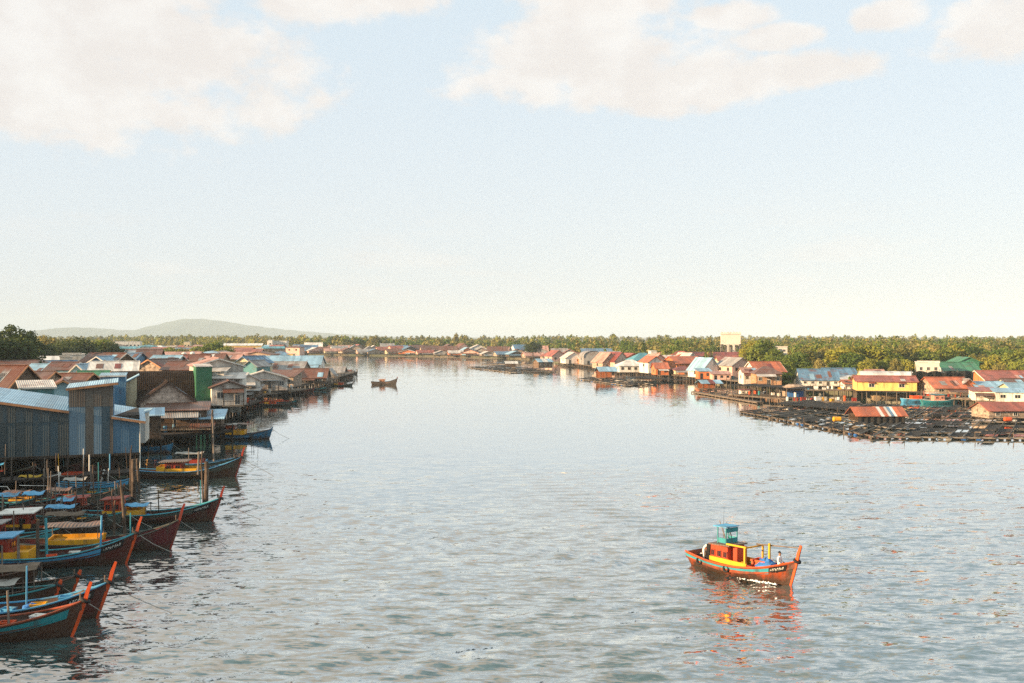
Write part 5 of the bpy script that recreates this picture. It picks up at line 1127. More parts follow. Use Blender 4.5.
H('yellow house on stilts with red roof and red window awnings', 884, 376.3, 380.8, 258, 56, 9, 'x', 8, RF['red'], WL['yellow'], win=(2, 0), stilts=True, door=False, awn=RF['red'], z0=2.0, porch=False)
H('cream annex stepping out beside the yellow house', 863, 377.5, 380.5, 262, 16, 8, 'x', 8, RF['pink'], WL['cream'], win=(1, 1), stilts=True, z0=2.0, kind='mono', door=False)
H('white curved roof hall behind the yellow house', 885, 371.3, 376.5, 285, 48, 12, 'x', 6, RF['white'], WL['cream'], kind='arch', win=(0, 0), name='curved_hall', cat='building', door=False)
H('pink roofed house behind the white curved hall', 874, 370, 374, 300, 16, 9, 'x', 12, RF['pink'], WL['pink'], win=(2, 0))
H('small white house with red roof beside the cream annex', 848.5, 380.5, 383, 272, 12, 6, 'x', 10, RF['orange'], WL['white'], win=(2, 1), stilts=True)
H('white concrete block house on the slope above the black netting', 927, 361.5, 362, 310, 20, 9, 'x', 5, RF['white'], WL['concrete'], kind='flat', win=(3, 0), name='concrete_block', cat='building', door=False)
H('green roofed lower hall beside the white concrete block', 955, 362.5, 370, 322, 34, 12, 'x', 20, RF['green'], WL['white'], win=(0, 0), name='green_hall', cat='building', door=False)
H('tall green sheet gable wall in front of the trees', 969, 357.5, 362, 330, 20, 10, 'y', 20, RF['green'], tin('pale_green_wall_sheet', '3f8064', 'y', amt=.1), win=(1, 0), name='green_hall', cat='building', door=False)
H('orange red roofed boat shed at the inlet', 944, 377.8, 386.8, 252, 36, 12, 'x', 22, RF['orange'], WL['wood'], win=(3, 1), stilts=True, name='boat_shed', cat='shed')
H('grey gable boat shed next to the orange red roof', 969, 379.5, 387.5, 248, 22, 10, 'y', 26, RF['grey'], WL['red'] if 'red' in WL else WL['orange'], win=(1, 0), stilts=True, name='boat_shed', cat='shed')
H('long red roofed hall with orange gable at the right edge', 1003, 371, 379, 285, 52, 14, 'x', 22, RF['red'], WL['orange'], win=(0, 0), barge=BG, name='red_hall', cat='building', door=False)
H('sky blue and white roofed house below the red hall', 986, 382, 388, 250, 30, 10, 'x', 24, RF['ltblue'], WL['cream'], win=(2, 1))
H('dark brown roof at the right edge under the red hall', 1016, 379, 386, 252, 28, 10, 'x', 22, RF['brown'], WL['cream'], win=(2, 1))
H('white house with red eave and dark window at the inlet quay', 982, 388.5, 390.3, 232, 21, 8, 'x', 6, RF['red'], WL['white'], win=(2, 0), kind='mono', z0=1.2, stilts=True, door=False)
H('low white walled house at the right edge of the quay', 1008, 389.5, 391.5, 228, 26, 9, 'x', 6, RF['ltblue'], WL['white'], win=(2, 0), kind='mono', z0=1.2, door=False)
H('light blue roof corner rising behind the low white walled house', 1018, 383.5, 388, 236, 24, 8, 'x', 20, RF['ltblue'], WL['cream'], win=(1, 0))
# black net screen on poles
def net_screen():
    d = 270.0; p = dpt(943, 384, d); o = thing('net_screen', 'tall black netting hung on poles between the yellow house and green hall', 'netting', (p.x, p.y, 0), R(6))
    w = 64*d/FPX; n = 44; z1 = zat(371, d); z0 = .9; m = MB(); vv = []
    for i in range(n+1):
        x = -w/2+w*i/n; sag = .55*abs(math.sin(i*math.pi/11)); 
        for j in range(6): vv.append((x, .35*math.sin(i*.9+j*.5)+.2*math.sin(i*2.3), z0+(z1-z0-.5+sag)*j/5))
    m.add(vv, [(i*6+j, (i+1)*6+j, (i+1)*6+j+1, i*6+j+1) for i in range(n) for j in range(5)]); ob = m.build('netting', NET, o, True); sol = ob.modifiers.new('thick', 'SOLIDIFY'); sol.thickness = .05
    for i in range(5): upost('pole', POST, o, -w/2+w*i/4, .5, -.2, z1+.3, .16)
    MB().box(w*.12, w*.30, -.9, -.4, zat(381, d), zat(379.6, d)).build('white_plank', WHITE, o)
net_screen()
# the white tower with arched openings
def tower():
    d = 520.0; s = d/FPX; p = dpt(730.5, 352, d); o = thing('white_tower', 'square white concrete tower with arched openings rising above the roofs', 'tower', (p.x, p.y, 0), R(-10))
    w = 20*s; z1 = zat(332, d); zt = zat(334.5, d); za = zat(344, d); c = WL['concrete']; h = w/2
    MB().box(-h*.94, h*.94, -h*.94, h*.94, za, zt).build('tower_body', c, o)
    MB().box(-h, h, -h, h, zt+.01, z1-.4).build('cornice', c, o)
    for a in range(4):
        ang = a*math.pi/2
        for x in (-.86, -.28, .28, .86): ubox('pillar', c, o, *(Matrix.Rotation(ang, 3, 'Z') @ Vector((x*h, -h*.86, 0))).xy, .8, w*.10, w*.10, za-.8+.01, ang)
        for x0, x1 in ((-.78, -.36), (-.2, .2), (.36, .78)):
            m = MB(); pts = []
            n = 8; cx_, r_ = (x0+x1)/2*h, (x1-x0)/2*h
            poly = [(x0*h-.2, za), (x1*h+.2, za)]+[(x1*h+.2, za-.9*r_-.3)]+[(cx_+r_*math.cos(math.pi*i/n), za-r_-.3+r_*math.sin(math.pi*i/n)*.9) for i in range(n+1)]+[(x0*h-.2, za-.9*r_-.3)]
            m.prism(poly, 'y', -h*.93, -h*.85); ob = m.build('arch', c, o); ob.rotation_euler = (0, 0, ang)
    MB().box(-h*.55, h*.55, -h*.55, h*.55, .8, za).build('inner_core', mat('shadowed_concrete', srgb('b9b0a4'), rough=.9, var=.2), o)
    for i in range(7): ubox('merlon', c, o, -h+w*(i+.5)/7, -h+.3, z1-.4, w/12, .6, .5)
tower()
def water_tank_block():
    d = 360.0; s = d/FPX; p = dpt(781, 353, d); o = thing('concrete_block', 'white concrete block with a dark pattern among the trees', 'building', (p.x, p.y, 0), R(-8))
    w = 11*s; MB().box(-w/2, w/2, -w/2, w/2, .8, zat(347, d)).build('wall', WL['concrete'], o)
    MB().box(-w/2-.15, w/2+.15, -w/2-.15, w/2+.15, zat(347, d)+.003, zat(346.2, d)).build('roof', WL['concrete'], o)
    for x in (-.25, .2): window(o, x*w, -w/2-.004, zat(350.5, d), 1.1, .9, 0)
water_tank_block()

# ================================================================== quays, piers and rafts
def pier(label, p0, p1, width, z, name='pier', cat='pier', dark=False, rail=False, net=None, step=2.6, beams=True):
    """plank deck on posts from p0 to p1 (water points)"""
    p0, p1 = Vector(p0), Vector(p1); v = p1-p0; L = v.length; a = math.atan2(v.y, v.x); c = (p0+p1)/2
    o = thing(name, label, cat, (c.x, c.y, 0), a); pm_ = POSTD if dark else POST; pl = PLANKD if dark else PLANK
    MB().box(-L/2, L/2, -width/2, width/2, z-.14, z).build('deck', pl, o)
    n = max(2, int(L/step)+1)
    for i in range(n):
        for sd in (-1, 1): upost('post', pm_, o, -L/2+L*i/(n-1), sd*(width/2-.12), -1.3, z-.14+(.9*(random.random() < .3)), rnd(.18, .3), (R(rnd(-2, 2)), R(rnd(-2, 2))))
    for sd in (-1, 1): MB().box(-L/2, L/2, sd*(width/2)-.06, sd*(width/2)+.06, z-.34, z-.142).build('edge_beam', pm_, o)
    if rail:
        for sd in (-1, 1): MB().bar((-L/2, sd*width/2, z+1), (L/2, sd*width/2, z+1), .08).build('rail', pm_, o)
        for i in range(n): upost('rail_post', pm_, o, -L/2+L*i/(n-1), -width/2, z, z+1, .09)
    if net:
        zt = z+net; m = MB(); nn = max(6, int(L/1.5)); vv = []
        for i in range(nn+1):
            for j in range(5): vv.append((-L/2+L*i/nn, -width/2+width*j/4, zt-.25*math.sin(i*1.1)**2-.2*math.sin(j*.8)**2))
        m.add(vv, [(i*5+j, (i+1)*5+j, (i+1)*5+j+1, i*5+j+1) for i in range(nn) for j in range(4)]); ob = m.build('net_roof', NET, o); ob.modifiers.new('thick', 'SOLIDIFY').thickness = .06
        for i in range(n):
            for sd in (-1, 1): upost('net_post', pm_, o, -L/2+L*i/(n-1), sd*(width/2-.15), z, zt, .16)
    return o
# left bank jetties
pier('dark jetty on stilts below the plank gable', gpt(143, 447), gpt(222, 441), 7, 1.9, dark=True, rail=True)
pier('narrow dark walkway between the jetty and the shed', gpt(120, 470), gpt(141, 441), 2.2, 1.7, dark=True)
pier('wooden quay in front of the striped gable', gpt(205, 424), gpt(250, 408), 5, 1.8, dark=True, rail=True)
pier('wooden quay below the pale gable warehouse', gpt(247, 402), gpt(298, 395), 6, 1.8, rail=True)
pier('wooden quay in front of the rusty roofs', gpt(285, 391), gpt(330, 383), 6, 1.8, rail=True)
pier('landing stage at the tip of the point', gpt(322, 384), gpt(350, 376), 6, 1.8, rail=True)
pier('low landing stage under the blue shed front', gpt(-30, 492), gpt(132, 480), 3, 1.1, dark=True)
pier('narrow gangway reaching between the shaded boats', gpt(12, 540), gpt(20, 484), 1.4, .9, dark=True)
# right bank quays
pier('long quay wall of posts under the cream and orange houses', gpt(655, 376.5), gpt(782, 389.5), 7, 1.7)
pier('landing pier with black net roof below the brown plank house', gpt(742, 398), gpt(800, 402.5), 9, 1.1, net=2.6)
pier('low float walkway at the front of the net roofed pier', gpt(694, 393), gpt(760, 404), 1.6, .5)
pier('long low quay in front of the blue halls', gpt(782, 404), gpt(858, 404), 3, .7)
pier('rear staging with many posts behind the long low quay', gpt(790, 396), gpt(852, 396), 5, 1.8, rail=True)
pier('quay along the inlet under the boat sheds', gpt(915, 401), gpt(1030, 407), 5, 1.4, rail=True)
pier('quay in front of the far shore houses', gpt(563, 364.5), gpt(650, 375), 6, 1.5)
pier('long low quay of the distant far shore', gpt(390, 357.6), gpt(500, 360.5), 5, 1.2, step=5)
# goods and gear standing about on the quays
_qc = 0
def gear(short, p0, p1, width, z, n, seed):
    r = random.Random(seed); p0, p1 = Vector(p0), Vector(p1); v = (p1-p0); nrm = Vector((-v.y, v.x, 0)).normalized(); a = math.atan2(v.y, v.x)
    for i in range(n):
        c = p0+v*((i+.2+.6*r.random())/n)+nrm*(r.uniform(-.4, .4)*width); mt = r.choice([ORANGE, SKYB, WHITE, YELLOW, WHITE, TEAL, RED]); cn = mt.name.replace('_paint', '').replace('_', ' ')
        if r.random() < .5:
            o = mob('crate', crate_mesh(mt), None, (c.x, c.y, z+.004), (0, 0, a+r.uniform(-.5, .5)), (r.uniform(1, 1.8), r.uniform(1, 1.8), r.uniform(1, 2.6))); kd = 'crate'
        else:
            key = ('keg', mt.name)
            if key not in _misc: _misc[key] = MB().tube((0, 0, 0), (0, 0, .08), .27, .30, 10).tube((0, 0, .08), (0, 0, .8), .30, .30, 10).tube((0, 0, .8), (0, 0, .9), .30, .26, 10).mesh('barrel', mt)
            o = mob('barrel', _misc[key], None, (c.x, c.y, z+.004), (0, 0, 0), (1, 1, r.uniform(.8, 1.4))); kd = 'barrel'
        tag(o, f'{cn} {kd}, {ordinal(i+1)} from the left on the {short}', kd, 'gear on the quays')
gear('quay under the orange houses', gpt(660, 377), gpt(780, 389.3), 5, 1.7, 14, 1); gear('pier with the net roof', gpt(745, 398), gpt(798, 402), 6, 1.1, 8, 2)
gear('long low quay before the blue halls', gpt(785, 404), gpt(856, 404), 2.4, .7, 10, 3); gear('staging behind the long low quay', gpt(792, 396), gpt(850, 396), 4, 1.8, 9, 4)
gear('inlet quay by the boat sheds', gpt(918, 401.2), gpt(1026, 406.8), 4, 1.4, 12, 5); gear('jetty below the plank gable', gpt(146, 446.8), gpt(220, 441.2), 5, 1.9, 9, 6)
gear('quay at the striped gable', gpt(207, 423), gpt(249, 408.4), 4, 1.8, 7, 7); gear('quay below the pale warehouse', gpt(249, 401.7), gpt(296, 395.3), 4, 1.8, 8, 8); gear('quay by the rusty roofs', gpt(287, 390.6), gpt(328, 383.3), 4, 1.8, 7, 9)
# round brown hut with a blue tarpaulin
def round_hut():
    p = gpt(794, 401); o = thing('round_hut', 'rounded brown basket like hut with a blue tarpaulin on the quay', 'hut', (p.x, p.y, 0), 0)
    d = p.y; s = d/FPX; r = 11.5*s; m = MB(); n = 22; vv = []; prof = [(1.0, 1.2), (1.02, 2.6), (.98, 3.6), (.8, zat(385.5, d)), (.45, zat(384, d))]
    for q, z in prof:
        for i in range(n): a = 2*math.pi*i/n; vv.append((q*r*math.cos(a), q*r*.55*math.sin(a), z))
    m.add(vv, [(k*n+i, k*n+(i+1) % n, (k+1)*n+(i+1) % n, (k+1)*n+i) for k in range(len(prof)-1) for i in range(n)]+[tuple(range(4*n, 5*n))]); m.build('wall', WL['wood'], o)
    m = MB(); vv = []
    for i in range(9):
        a = -math.pi/2-.75+1.5*i/8
        for z in (.72, 1.9, 2.7-.2*(i % 2)): vv.append((1.05*r*math.cos(a), 1.06*r*.55*math.sin(a), z))
    m.add(vv, [(i*3+j, (i+1)*3+j, (i+1)*3+j+1, i*3+j+1) for i in range(8) for j in range(2)]); ob = m.build('tarpaulin', NAVY, o); ob.modifiers.new('t', 'SOLIDIFY').thickness = .04
    for i in range(6): upost('stilt', POST, o, r*.9*math.cos(i), r*.5*math.sin(i), -1, 1.2, .2)
round_hut()

DRUM = {}
def drum(parent, x, y, mt, ang=0):
    key = mt.name
    if key not in DRUM: DRUM[key] = MB().tube((-.42, 0, 0), (.42, 0, 0), .28, .28, 10).tube((-.2, 0, 0), (-.16, 0, 0), .30, .30, 10).tube((.16, 0, 0), (.2, 0, 0), .30, .30, 10).mesh('drum', mt)
    return mob('float_drum', DRUM[key], parent, (x, y, .05), (0, 0, ang), (.8, .62, .62))
M_LOG = wood('raft_log', '5e5348', 'y', 1.2); M_LOGP = wood('pale_raft_log', '8f8375', 'y', 1.2)
def raft(label, quad, nu, nv, nets=.5, posts=6, drums=True, seed=1, zt=.28):
    """fish farm raft: crossed logs on drums, net pens slung between; quad = four water points A B C D, u along A-B, v along A-D"""
    r = random.Random(seed); A, B, C, D = [Vector(q) for q in quad]; c = (A+B+C+D)/4
    o = thing('fish_farm_raft', label, 'raft', (c.x, c.y, 0), 0, 'fish farm rafts'); A, B, C, D = A-c, B-c, C-c, D-c
    P = lambda u, v: (A*(1-u)+B*u)*(1-v)+(D*(1-u)+C*u)*v
    def log(a, b, z, dia, mt):
        v = b-a; mob('log', unit('log', mt, 7), o, ((a.x+b.x)/2, (a.y+b.y)/2, z), (0, 0, math.atan2(v.y, v.x)-math.pi/2), (dia, v.length*1.02, dia))
    for j in range(nv+1): log(P(-.01, j/nv), P(1.01, j/nv+r.uniform(-.01, .01)), zt, r.uniform(.16, .30), r.choice([M_LOG, M_LOGP, M_LOGP]))
    for i in range(nu+1): log(P(i/nu, -.01), P(i/nu+r.uniform(-.01, .01), 1.01), zt+.2, r.uniform(.14, .24), r.choice([M_LOG, M_LOGP]))
    for i in range(nu):
        for j in range(nv):
            if r.random() < nets:
                m = MB(); vv = []; n = 4; zz = zt+.20 if r.random() < .75 else zt+.55
                for a in range(n+1):
                    for b in range(n+1):
                        q = P((i+.06+.88*a/n)/nu, (j+.06+.88*b/n)/nv); e = (1-(2*a/n-1)**2)*(1-(2*b/n-1)**2); vv.append((q.x, q.y, zz-.16*e+r.uniform(-.05, .05)))
                m.add(vv, [(a*(n+1)+b, (a+1)*(n+1)+b, (a+1)*(n+1)+b+1, a*(n+1)+b+1) for a in range(n) for b in range(n)])
                ob = m.build('net_pen', NET, o)
    if drums:
        nd = nu*2
        for i in range(nd+1):
            q = P(i/nd, 0); ang = math.atan2((B-A).y, (B-A).x); drum(o, q.x, q.y, r.choice([NAVY, CLOTH, CLOTHB, BLACKP, BLACKP, BLACKP, BLACKP, BLACKP, BLACKP]), ang)
            if i % 2 == 0: q = P(i/nd, .5); drum(o, q.x, q.y, BLACKP, ang)
    for k_ in range(posts):
        q = P(r.random(), r.choice([0, 0, 1, .5])); upost('post', POST, o, q.x, q.y, -1.2, r.uniform(.6, 1.6), r.uniform(.1, .16), (R(r.uniform(-6, 6)), R(r.uniform(-6, 6))))
    return o
raft('wide log raft of the nearest fish farm carrying the striped orange hut', [gpt(742, 413.5), gpt(872, 438.5), gpt(930, 408.5), gpt(835, 404.8)], 15, 9, .45, 14, seed=2)
raft('log raft of the nearest fish farm running out of frame at the red hut', [gpt(874, 438.8), gpt(1085, 441), gpt(1075, 410), gpt(934, 408.5)], 14, 9, .45, 12, seed=3)
raft('low raft with a small blue roofed hut in front of the white houses', [gpt(579, 380), gpt(625, 386), gpt(652, 385.5), gpt(606, 377)], 8, 4, .5, 6, seed=4)
raft('long dark raft with two small huts off the distant houses', [gpt(468, 368), gpt(510, 373), gpt(557, 372.3), gpt(505, 366)], 9, 4, .6, 6, seed=5)
raft('thin outer raft beyond the dark distant raft', [gpt(482, 364.8), gpt(535, 365.6), gpt(540, 364.2), gpt(490, 363.6)], 7, 2, .6, 3, seed=6, drums=False)
raft('small raft tied beside the net roofed pier', [gpt(694, 392.5), gpt(725, 397.5), gpt(742, 394), gpt(712, 389)], 6, 3, .3, 5, seed=7)
# huts on the rafts
def raft_hut(label, cx, pyw, wpx, dep, hw, zr, yaw, roofs, wall, open_=False, net=False):
    """hut on a raft: roof made of separate sheets, listed as (share of the length, material)"""
    p = gpt(cx, pyw); s = p.y/FPX; L = wpx*s; o = thing('raft_hut', label, 'hut', (p.x, p.y, 0), R(yaw)); h, w = L/2, dep/2; z0 = .72
    MB().box(-h, h, -w, w, z0-.12, z0).build('floor_platform', PLANK, o)
    if open_:
        for x in (-h+.15, -h/3, h/3, h-.15):
            for y in (-w+.1, w-.1): upost('post', POST, o, x, y, z0, hw, .16)
        MB().box(-h+.1, h-.1, w-.15, w-.08, z0, hw).build('back_wall', wall, o)
        if net:
            m = MB(); n = 30; vv = []
            for i in range(n+1):
                for j in range(4): vv.append((-h+L*i/n, -w-.1-.25*math.sin(i*.8)**2, .15+(hw-.2)*j/3))
            m.add(vv, [(i*4+j, (i+1)*4+j, (i+1)*4+j+1, i*4+j+1) for i in range(n) for j in range(3)]); m.build('hung_net', NET, o).modifiers.new('t', 'SOLIDIFY').thickness = .05
    else:
        MB().prism([(-w, z0), (w, z0), (w, hw), (0, zr-.06), (-w, hw)], 'x', -h, h).build('wall', wall, o)
        for i in range(3): window(o, -h+L*(i+.5)/3, -w-.004, z0+(hw-z0)*.55, .9, .9, 0)
    x = -h-.5; tot = L+1.0; sl = (zr-hw)/w; e = .5
    for share, mt in roofs:
        x1 = x+tot*share
        for sd in (-1, 1):
            q = [(x+.006, sd*(w+e), hw-sl*e), (x1-.006, sd*(w+e), hw-sl*e), (x1-.006, 0, zr), (x+.006, 0, zr)]; MB().slab(q if sd < 0 else q[::-1], -.07).build('roof_sheet', mt, o)
        x = x1
    return o
OR, WH, BL = RF['orange'], RF['white'], RF['blue']
raft_hut('raft hut with orange roof and white and blue roof sheets', 876, 424, 47, 4.6, 1.85, 3.1, 2, [(.16, OR), (.16, OR), (.16, OR), (.07, WH), (.08, OR), (.05, WH), (.06, BL), (.05, WH), (.10, OR), (.11, OR)], WL['dwood'], True, True)
raft_hut('red roofed plank hut on the raft at the right edge', 1006, 420.5, 54, 6.0, 2.2, 3.5, 5, [(1/7, RF['red'])]*7, WL['wood'])
raft_hut('small blue roofed hut on the middle raft', 606, 380, 17, 6, 3.4, 4.8, 10, [(.25, RF['ltblue'])]*4, WL['orange'], True)
raft_hut('pale green roofed hut at the end of the dark distant raft', 543, 369, 15, 7, 3.6, 5.0, 20, [(.34, RF['ltblue']), (.33, RF['white']), (.33, RF['ltblue'])], WL['dwood'])
raft_hut('white roofed hut in the middle of the dark distant raft', 511, 368, 11, 5, 2.4, 3.4, 6, [(.5, RF['white'])]*2, WL['dwood'], True)
raft_hut('small hut with blue and maroon sheets by the net roofed pier', 709, 391, 20, 4, 2.4, 3.2, 12, [(.4, RF['ltblue']), (.25, RF['maroon']), (.35, RF['ltblue'])], WL['orange'], True)
# black nets stretched over the raft, yellow and orange floats
def net_cover(label, quad, z, seed):
    r = random.Random(seed); A, B, C, D = [Vector(q) for q in quad]; c = (A+B+C+D)/4; nu, nv = 16, 8; vv = []
    for i in range(nu+1):
        for j in range(nv+1):
            u, v = i/nu, j/nv; q = (A*(1-u)+B*u)*(1-v)+(D*(1-u)+C*u)*v-c; vv.append((q.x, q.y, z+.35*math.sin(u*9+v*3)*math.sin(v*5)+r.uniform(-.12, .12)))
    m = MB().add(vv, [(i*(nv+1)+j, (i+1)*(nv+1)+j, (i+1)*(nv+1)+j+1, i*(nv+1)+j+1) for i in range(nu) for j in range(nv)])
    o = thing('net_cover', label, 'netting', (c.x, c.y, 0), 0); m.build('netting', NET, o).modifiers.new('t', 'SOLIDIFY').thickness = .05
    for q in (A, B, C, D): upost('pole', POST, o, q.x-c.x, q.y-c.y, -1.2, z+.35, .14)
net_cover('black netting stretched low over the far corner of the nearest raft', [gpt(775, 408), gpt(846, 414.5), gpt(862, 409), gpt(800, 405)], .95, 3)
net_cover('black netting stretched over the middle of the far side raft', [gpt(624, 380), gpt(660, 381.5), gpt(700, 383), gpt(640, 378.5)], .9, 4)
for lab, px_, py_, mt, sc_ in (('yellow tank floating at the corner of the striped hut', 837, 424, YELLOW, 1.5), ('orange float lying in front of the striped hut', 897, 423, ORANGE, 1.2), ('orange tank under the eave of the red raft hut', 1008, 424, ORANGE, 1.4), ('dark barrel on the middle of the nearest raft', 936, 421, BLACKP, 1.8)):
    p = gpt(px_, py_); m = MB().tube((-.5, 0, 0), (-.42, 0, 0), .2, .3, 12).tube((-.42, 0, 0), (.42, 0, 0), .3, .3, 12).tube((.42, 0, 0), (.5, 0, 0), .3, .2, 12)
    tag(m.build('float_tank', mt, loc=(p.x, p.y, .62+.18*sc_), rot=(0, 0, rnd(-.2, .2)), scale=(sc_, sc_, sc_)), lab, 'float', 'floats on the rafts')
# boats at the inlet and by the right quays
RBOATS = [
 ('teal boat with red bow post in the inlet before the boat sheds', 'teal inlet boat', (958, 403.5), 4, 9.5, dict(hull=TEAL, band=None, rail=WHITE, stem=REDO, stem_h=.9, hb=.9, tyre=False, cabins=[cab(-2, .6, paint('pink_cabin', 'cf8f78', .2), TEAL, 1.7, 1.7)], masts=[(1.2, 0, 3, .1, BEAM), (-2.6, 0, 3, .1, BEAM)])),
 ('pale blue boat with orange gear moored in the inlet', 'pale blue inlet boat', (932, 402), 4, 8.0, dict(hull=SKYB, band=None, rail=WHITE, stem=ORANGE, stem_h=.4, hb=.6, tyre=False, boxes=[(-1.6, .6, 1.8, 1.2, ORANGE)], masts=[(1.0, 0, 2.8, .1, BEAM)])),
 ('white boat with many poles beside the teal inlet boat', 'white inlet boat', (950, 401.6), 3, 9.0, dict(hull=WHITE, band=TEAL, rail=TEAL, stem=WHITE, stem_h=.4, hb=.6, tyre=False, cabins=[cab(-1.5, .8, REDO, WHITE, 1.7, 1.7)], masts=[(1.6, .4, 3.2, .1, BEAM), (-2.4, 0, 3.4, .1, BEAM), (2.6, 0, 2.6, .08, BEAM)])),
 ('long pale boat drawn up beside the yellow house', 'long pale boat', (908, 397.8), 2, 10.0, dict(hull=paint('sand_hull', 'b59a78', .3), band=None, rail=BROWN, stem=BROWN, stem_h=.2, hb=.6, tyre=False, canopies=[(-2, 2.2, 1.8, 1.4, CLOTHB)])),
 ('dark skiff at the quay end below the orange roofs', 'dark skiff', (656, 384), 6, 8.0, dict(B=1.8, hull=GHULL, band=None, rail=BROWN, stem=BROWN, stem_h=.2, hb=.5, tyre=False, boxes=[(-1, .5, 1.2, .8, BLACKP)])),
 ('red and white boat against the quay by the brown plank house', 'red and white quay boat', (764, 397.5), 5, 10.0, dict(B=2.6, hull=DKRED, band=WHITE, rail=WHITE, stem=RED, stem_h=.3, hb=.9, tyre=False, cabins=[cab(-2, .5, WHITE, RED, 1.7, 1.7)])),
]
for lab, sh, bw, hd, L_, op in RBOATS: boat(lab, sh, bw, hd, L_, group='boats along the right bank', **op)

# ================================================================== trees
def leaf_material(name, c0, c1, trans=.3):
    m, t, b = nodes_of(name); L = t.links.new
    oi = t.nodes.new('ShaderNodeObjectInfo'); g = t.nodes.new('ShaderNodeNewGeometry')
    n = t.nodes.new('ShaderNodeTexNoise'); n.inputs['Scale'].default_value = .35; n.inputs['Detail'].default_value = 3; L(g.outputs['Position'], n.inputs['Vector'])
    n2_ = t.nodes.new('ShaderNodeTexNoise'); n2_.inputs['Scale'].default_value = .035; n2_.inputs['Detail'].default_value = 2; L(g.outputs['Position'], n2_.inputs['Vector'])
    a0 = t.nodes.new('ShaderNodeMath'); a0.operation = 'MULTIPLY_ADD'; L(n2_.outputs[0], a0.inputs[0]); a0.inputs[1].default_value = 1.1; L(n.outputs[0], a0.inputs[2])
    ad = t.nodes.new('ShaderNodeMath'); ad.operation = 'ADD'; L(a0.outputs[0], ad.inputs[0]); ra = t.nodes.new('ShaderNodeMath'); ra.operation = 'MULTIPLY'; L(oi.outputs['Random'], ra.inputs[0]); ra.inputs[1].default_value = .55; L(ra.outputs[0], ad.inputs[1])
    mr = t.nodes.new('ShaderNodeMapRange'); L(ad.outputs[0], mr.inputs[0]); mr.inputs[1].default_value = .95; mr.inputs[2].default_value = 1.75
    mx = t.nodes.new('ShaderNodeMix'); mx.data_type = 'RGBA'; L(mr.outputs[0], mx.inputs[0]); mx.inputs[6].default_value = (*c0, 1); mx.inputs[7].default_value = (*c1, 1)
    L(mx.outputs[2], b.inputs['Base Color']); b.inputs['Roughness'].default_value = .7; b.inputs['Specular IOR Level'].default_value = .2
    tr = t.nodes.new('ShaderNodeBsdfTranslucent'); L(mx.outputs[2], tr.inputs[0]); ms = t.nodes.new('ShaderNodeMixShader'); ms.inputs[0].default_value = trans
    L(b.outputs[0], ms.inputs[1]); L(tr.outputs[0], ms.inputs[2]); L(ms.outputs[0], t.nodes['Material Output'].inputs[0]); return m
LEAF_D = leaf_material('dark_leaves', (.030, .052, .014), (.075, .10, .022))
LEAF_G = leaf_material('green_leaves', (.075, .125, .018), (.22, .24, .035))
LEAF_Y = leaf_material('yellow_green_leaves', (.15, .18, .018), (.36, .31, .045))
LEAF_O = leaf_material('olive_leaves', (.14, .14, .03), (.32, .26, .08))
BARK = mat('bark', srgb('5a4a3c'), rough=.95, var=.4, scale=3)
def leaf_quads(pos, nrm, size, r):
    """numpy: one bent leaf clump (quad) at each position"""
    n = len(pos); a = r.normal(size=(n, 3)); a -= nrm*(a*nrm).sum(1, keepdims=True); a /= np.linalg.norm(a, axis=1, keepdims=True)+1e-9
    b = np.cross(nrm, a); s = size[:, None]
    q = np.stack([pos-a*s-b*s*.7, pos+a*s-b*s*.6, pos+a*s*.8+b*s*.8, pos-a*s*.9+b*s*.6], 1)
    return q.reshape(-1, 3)
def crown_points(r, nclump, per, rx, rz, zc, flat=.0, cl=(.28, .42)):
    P = []; N = []
    for k_ in range(nclump):
        while True:
            c = r.uniform(-1, 1, 3)
            if .12 < (c**2).sum() < .80: break
        if c[2] < -.45: c[2] *= .5
        cr = r.uniform(*cl); u = r.normal(size=(per, 3)); u /= np.linalg.norm(u, axis=1, keepdims=True)
        q = c+u*cr*r.uniform(.55, 1.08, (per, 1)); nn = u+r.normal(size=(per, 3))*.45; nn /= np.linalg.norm(nn, axis=1, keepdims=True)
        P.append(q*np.array([rx, rx, rz])+np.array([0, 0, zc])); N.append(nn)
    return np.concatenate(P), np.concatenate(N)
def tree_proto(seed, m, h, rx, rz, nclump, per, leaf, cl=(.28, .42)):
    r = np.random.default_rng(seed); zc = h-rz; P, N = crown_points(r, nclump, per, rx, rz, zc, cl=cl)
    v = leaf_quads(P, N, r.uniform(.6, 1.2, len(P))*leaf, r); f = np.arange(len(v)).reshape(-1, 4)
    crown = np_mesh('crown', v, f, m, False)
    t = MB(); tr = h*.022+.08; top = Vector((r.uniform(-.3, .3), r.uniform(-.3, .3), zc+rz*.2))
    t.path([(0, 0, -.5), (r.uniform(-.15, .15), r.uniform(-.15, .15), zc*.5), (top.x*.6, top.y*.6, zc*.9), top], [tr*1.3, tr, tr*.75, tr*.3], 8)
    for k_ in range(7):
        a = k_*2.4+r.uniform(0, 1); b0 = Vector((top.x*.5, top.y*.5, zc*r.uniform(.6, .98))); e = Vector((math.cos(a)*rx*.65, math.sin(a)*rx*.65, zc+rz*r.uniform(-.1, .5)))
        t.path([b0, (b0+e)/2+Vector((0, 0, -.2)), e], [tr*.5, tr*.32, tr*.1], 6)
    return crown, t.mesh('trunk', BARK, True)
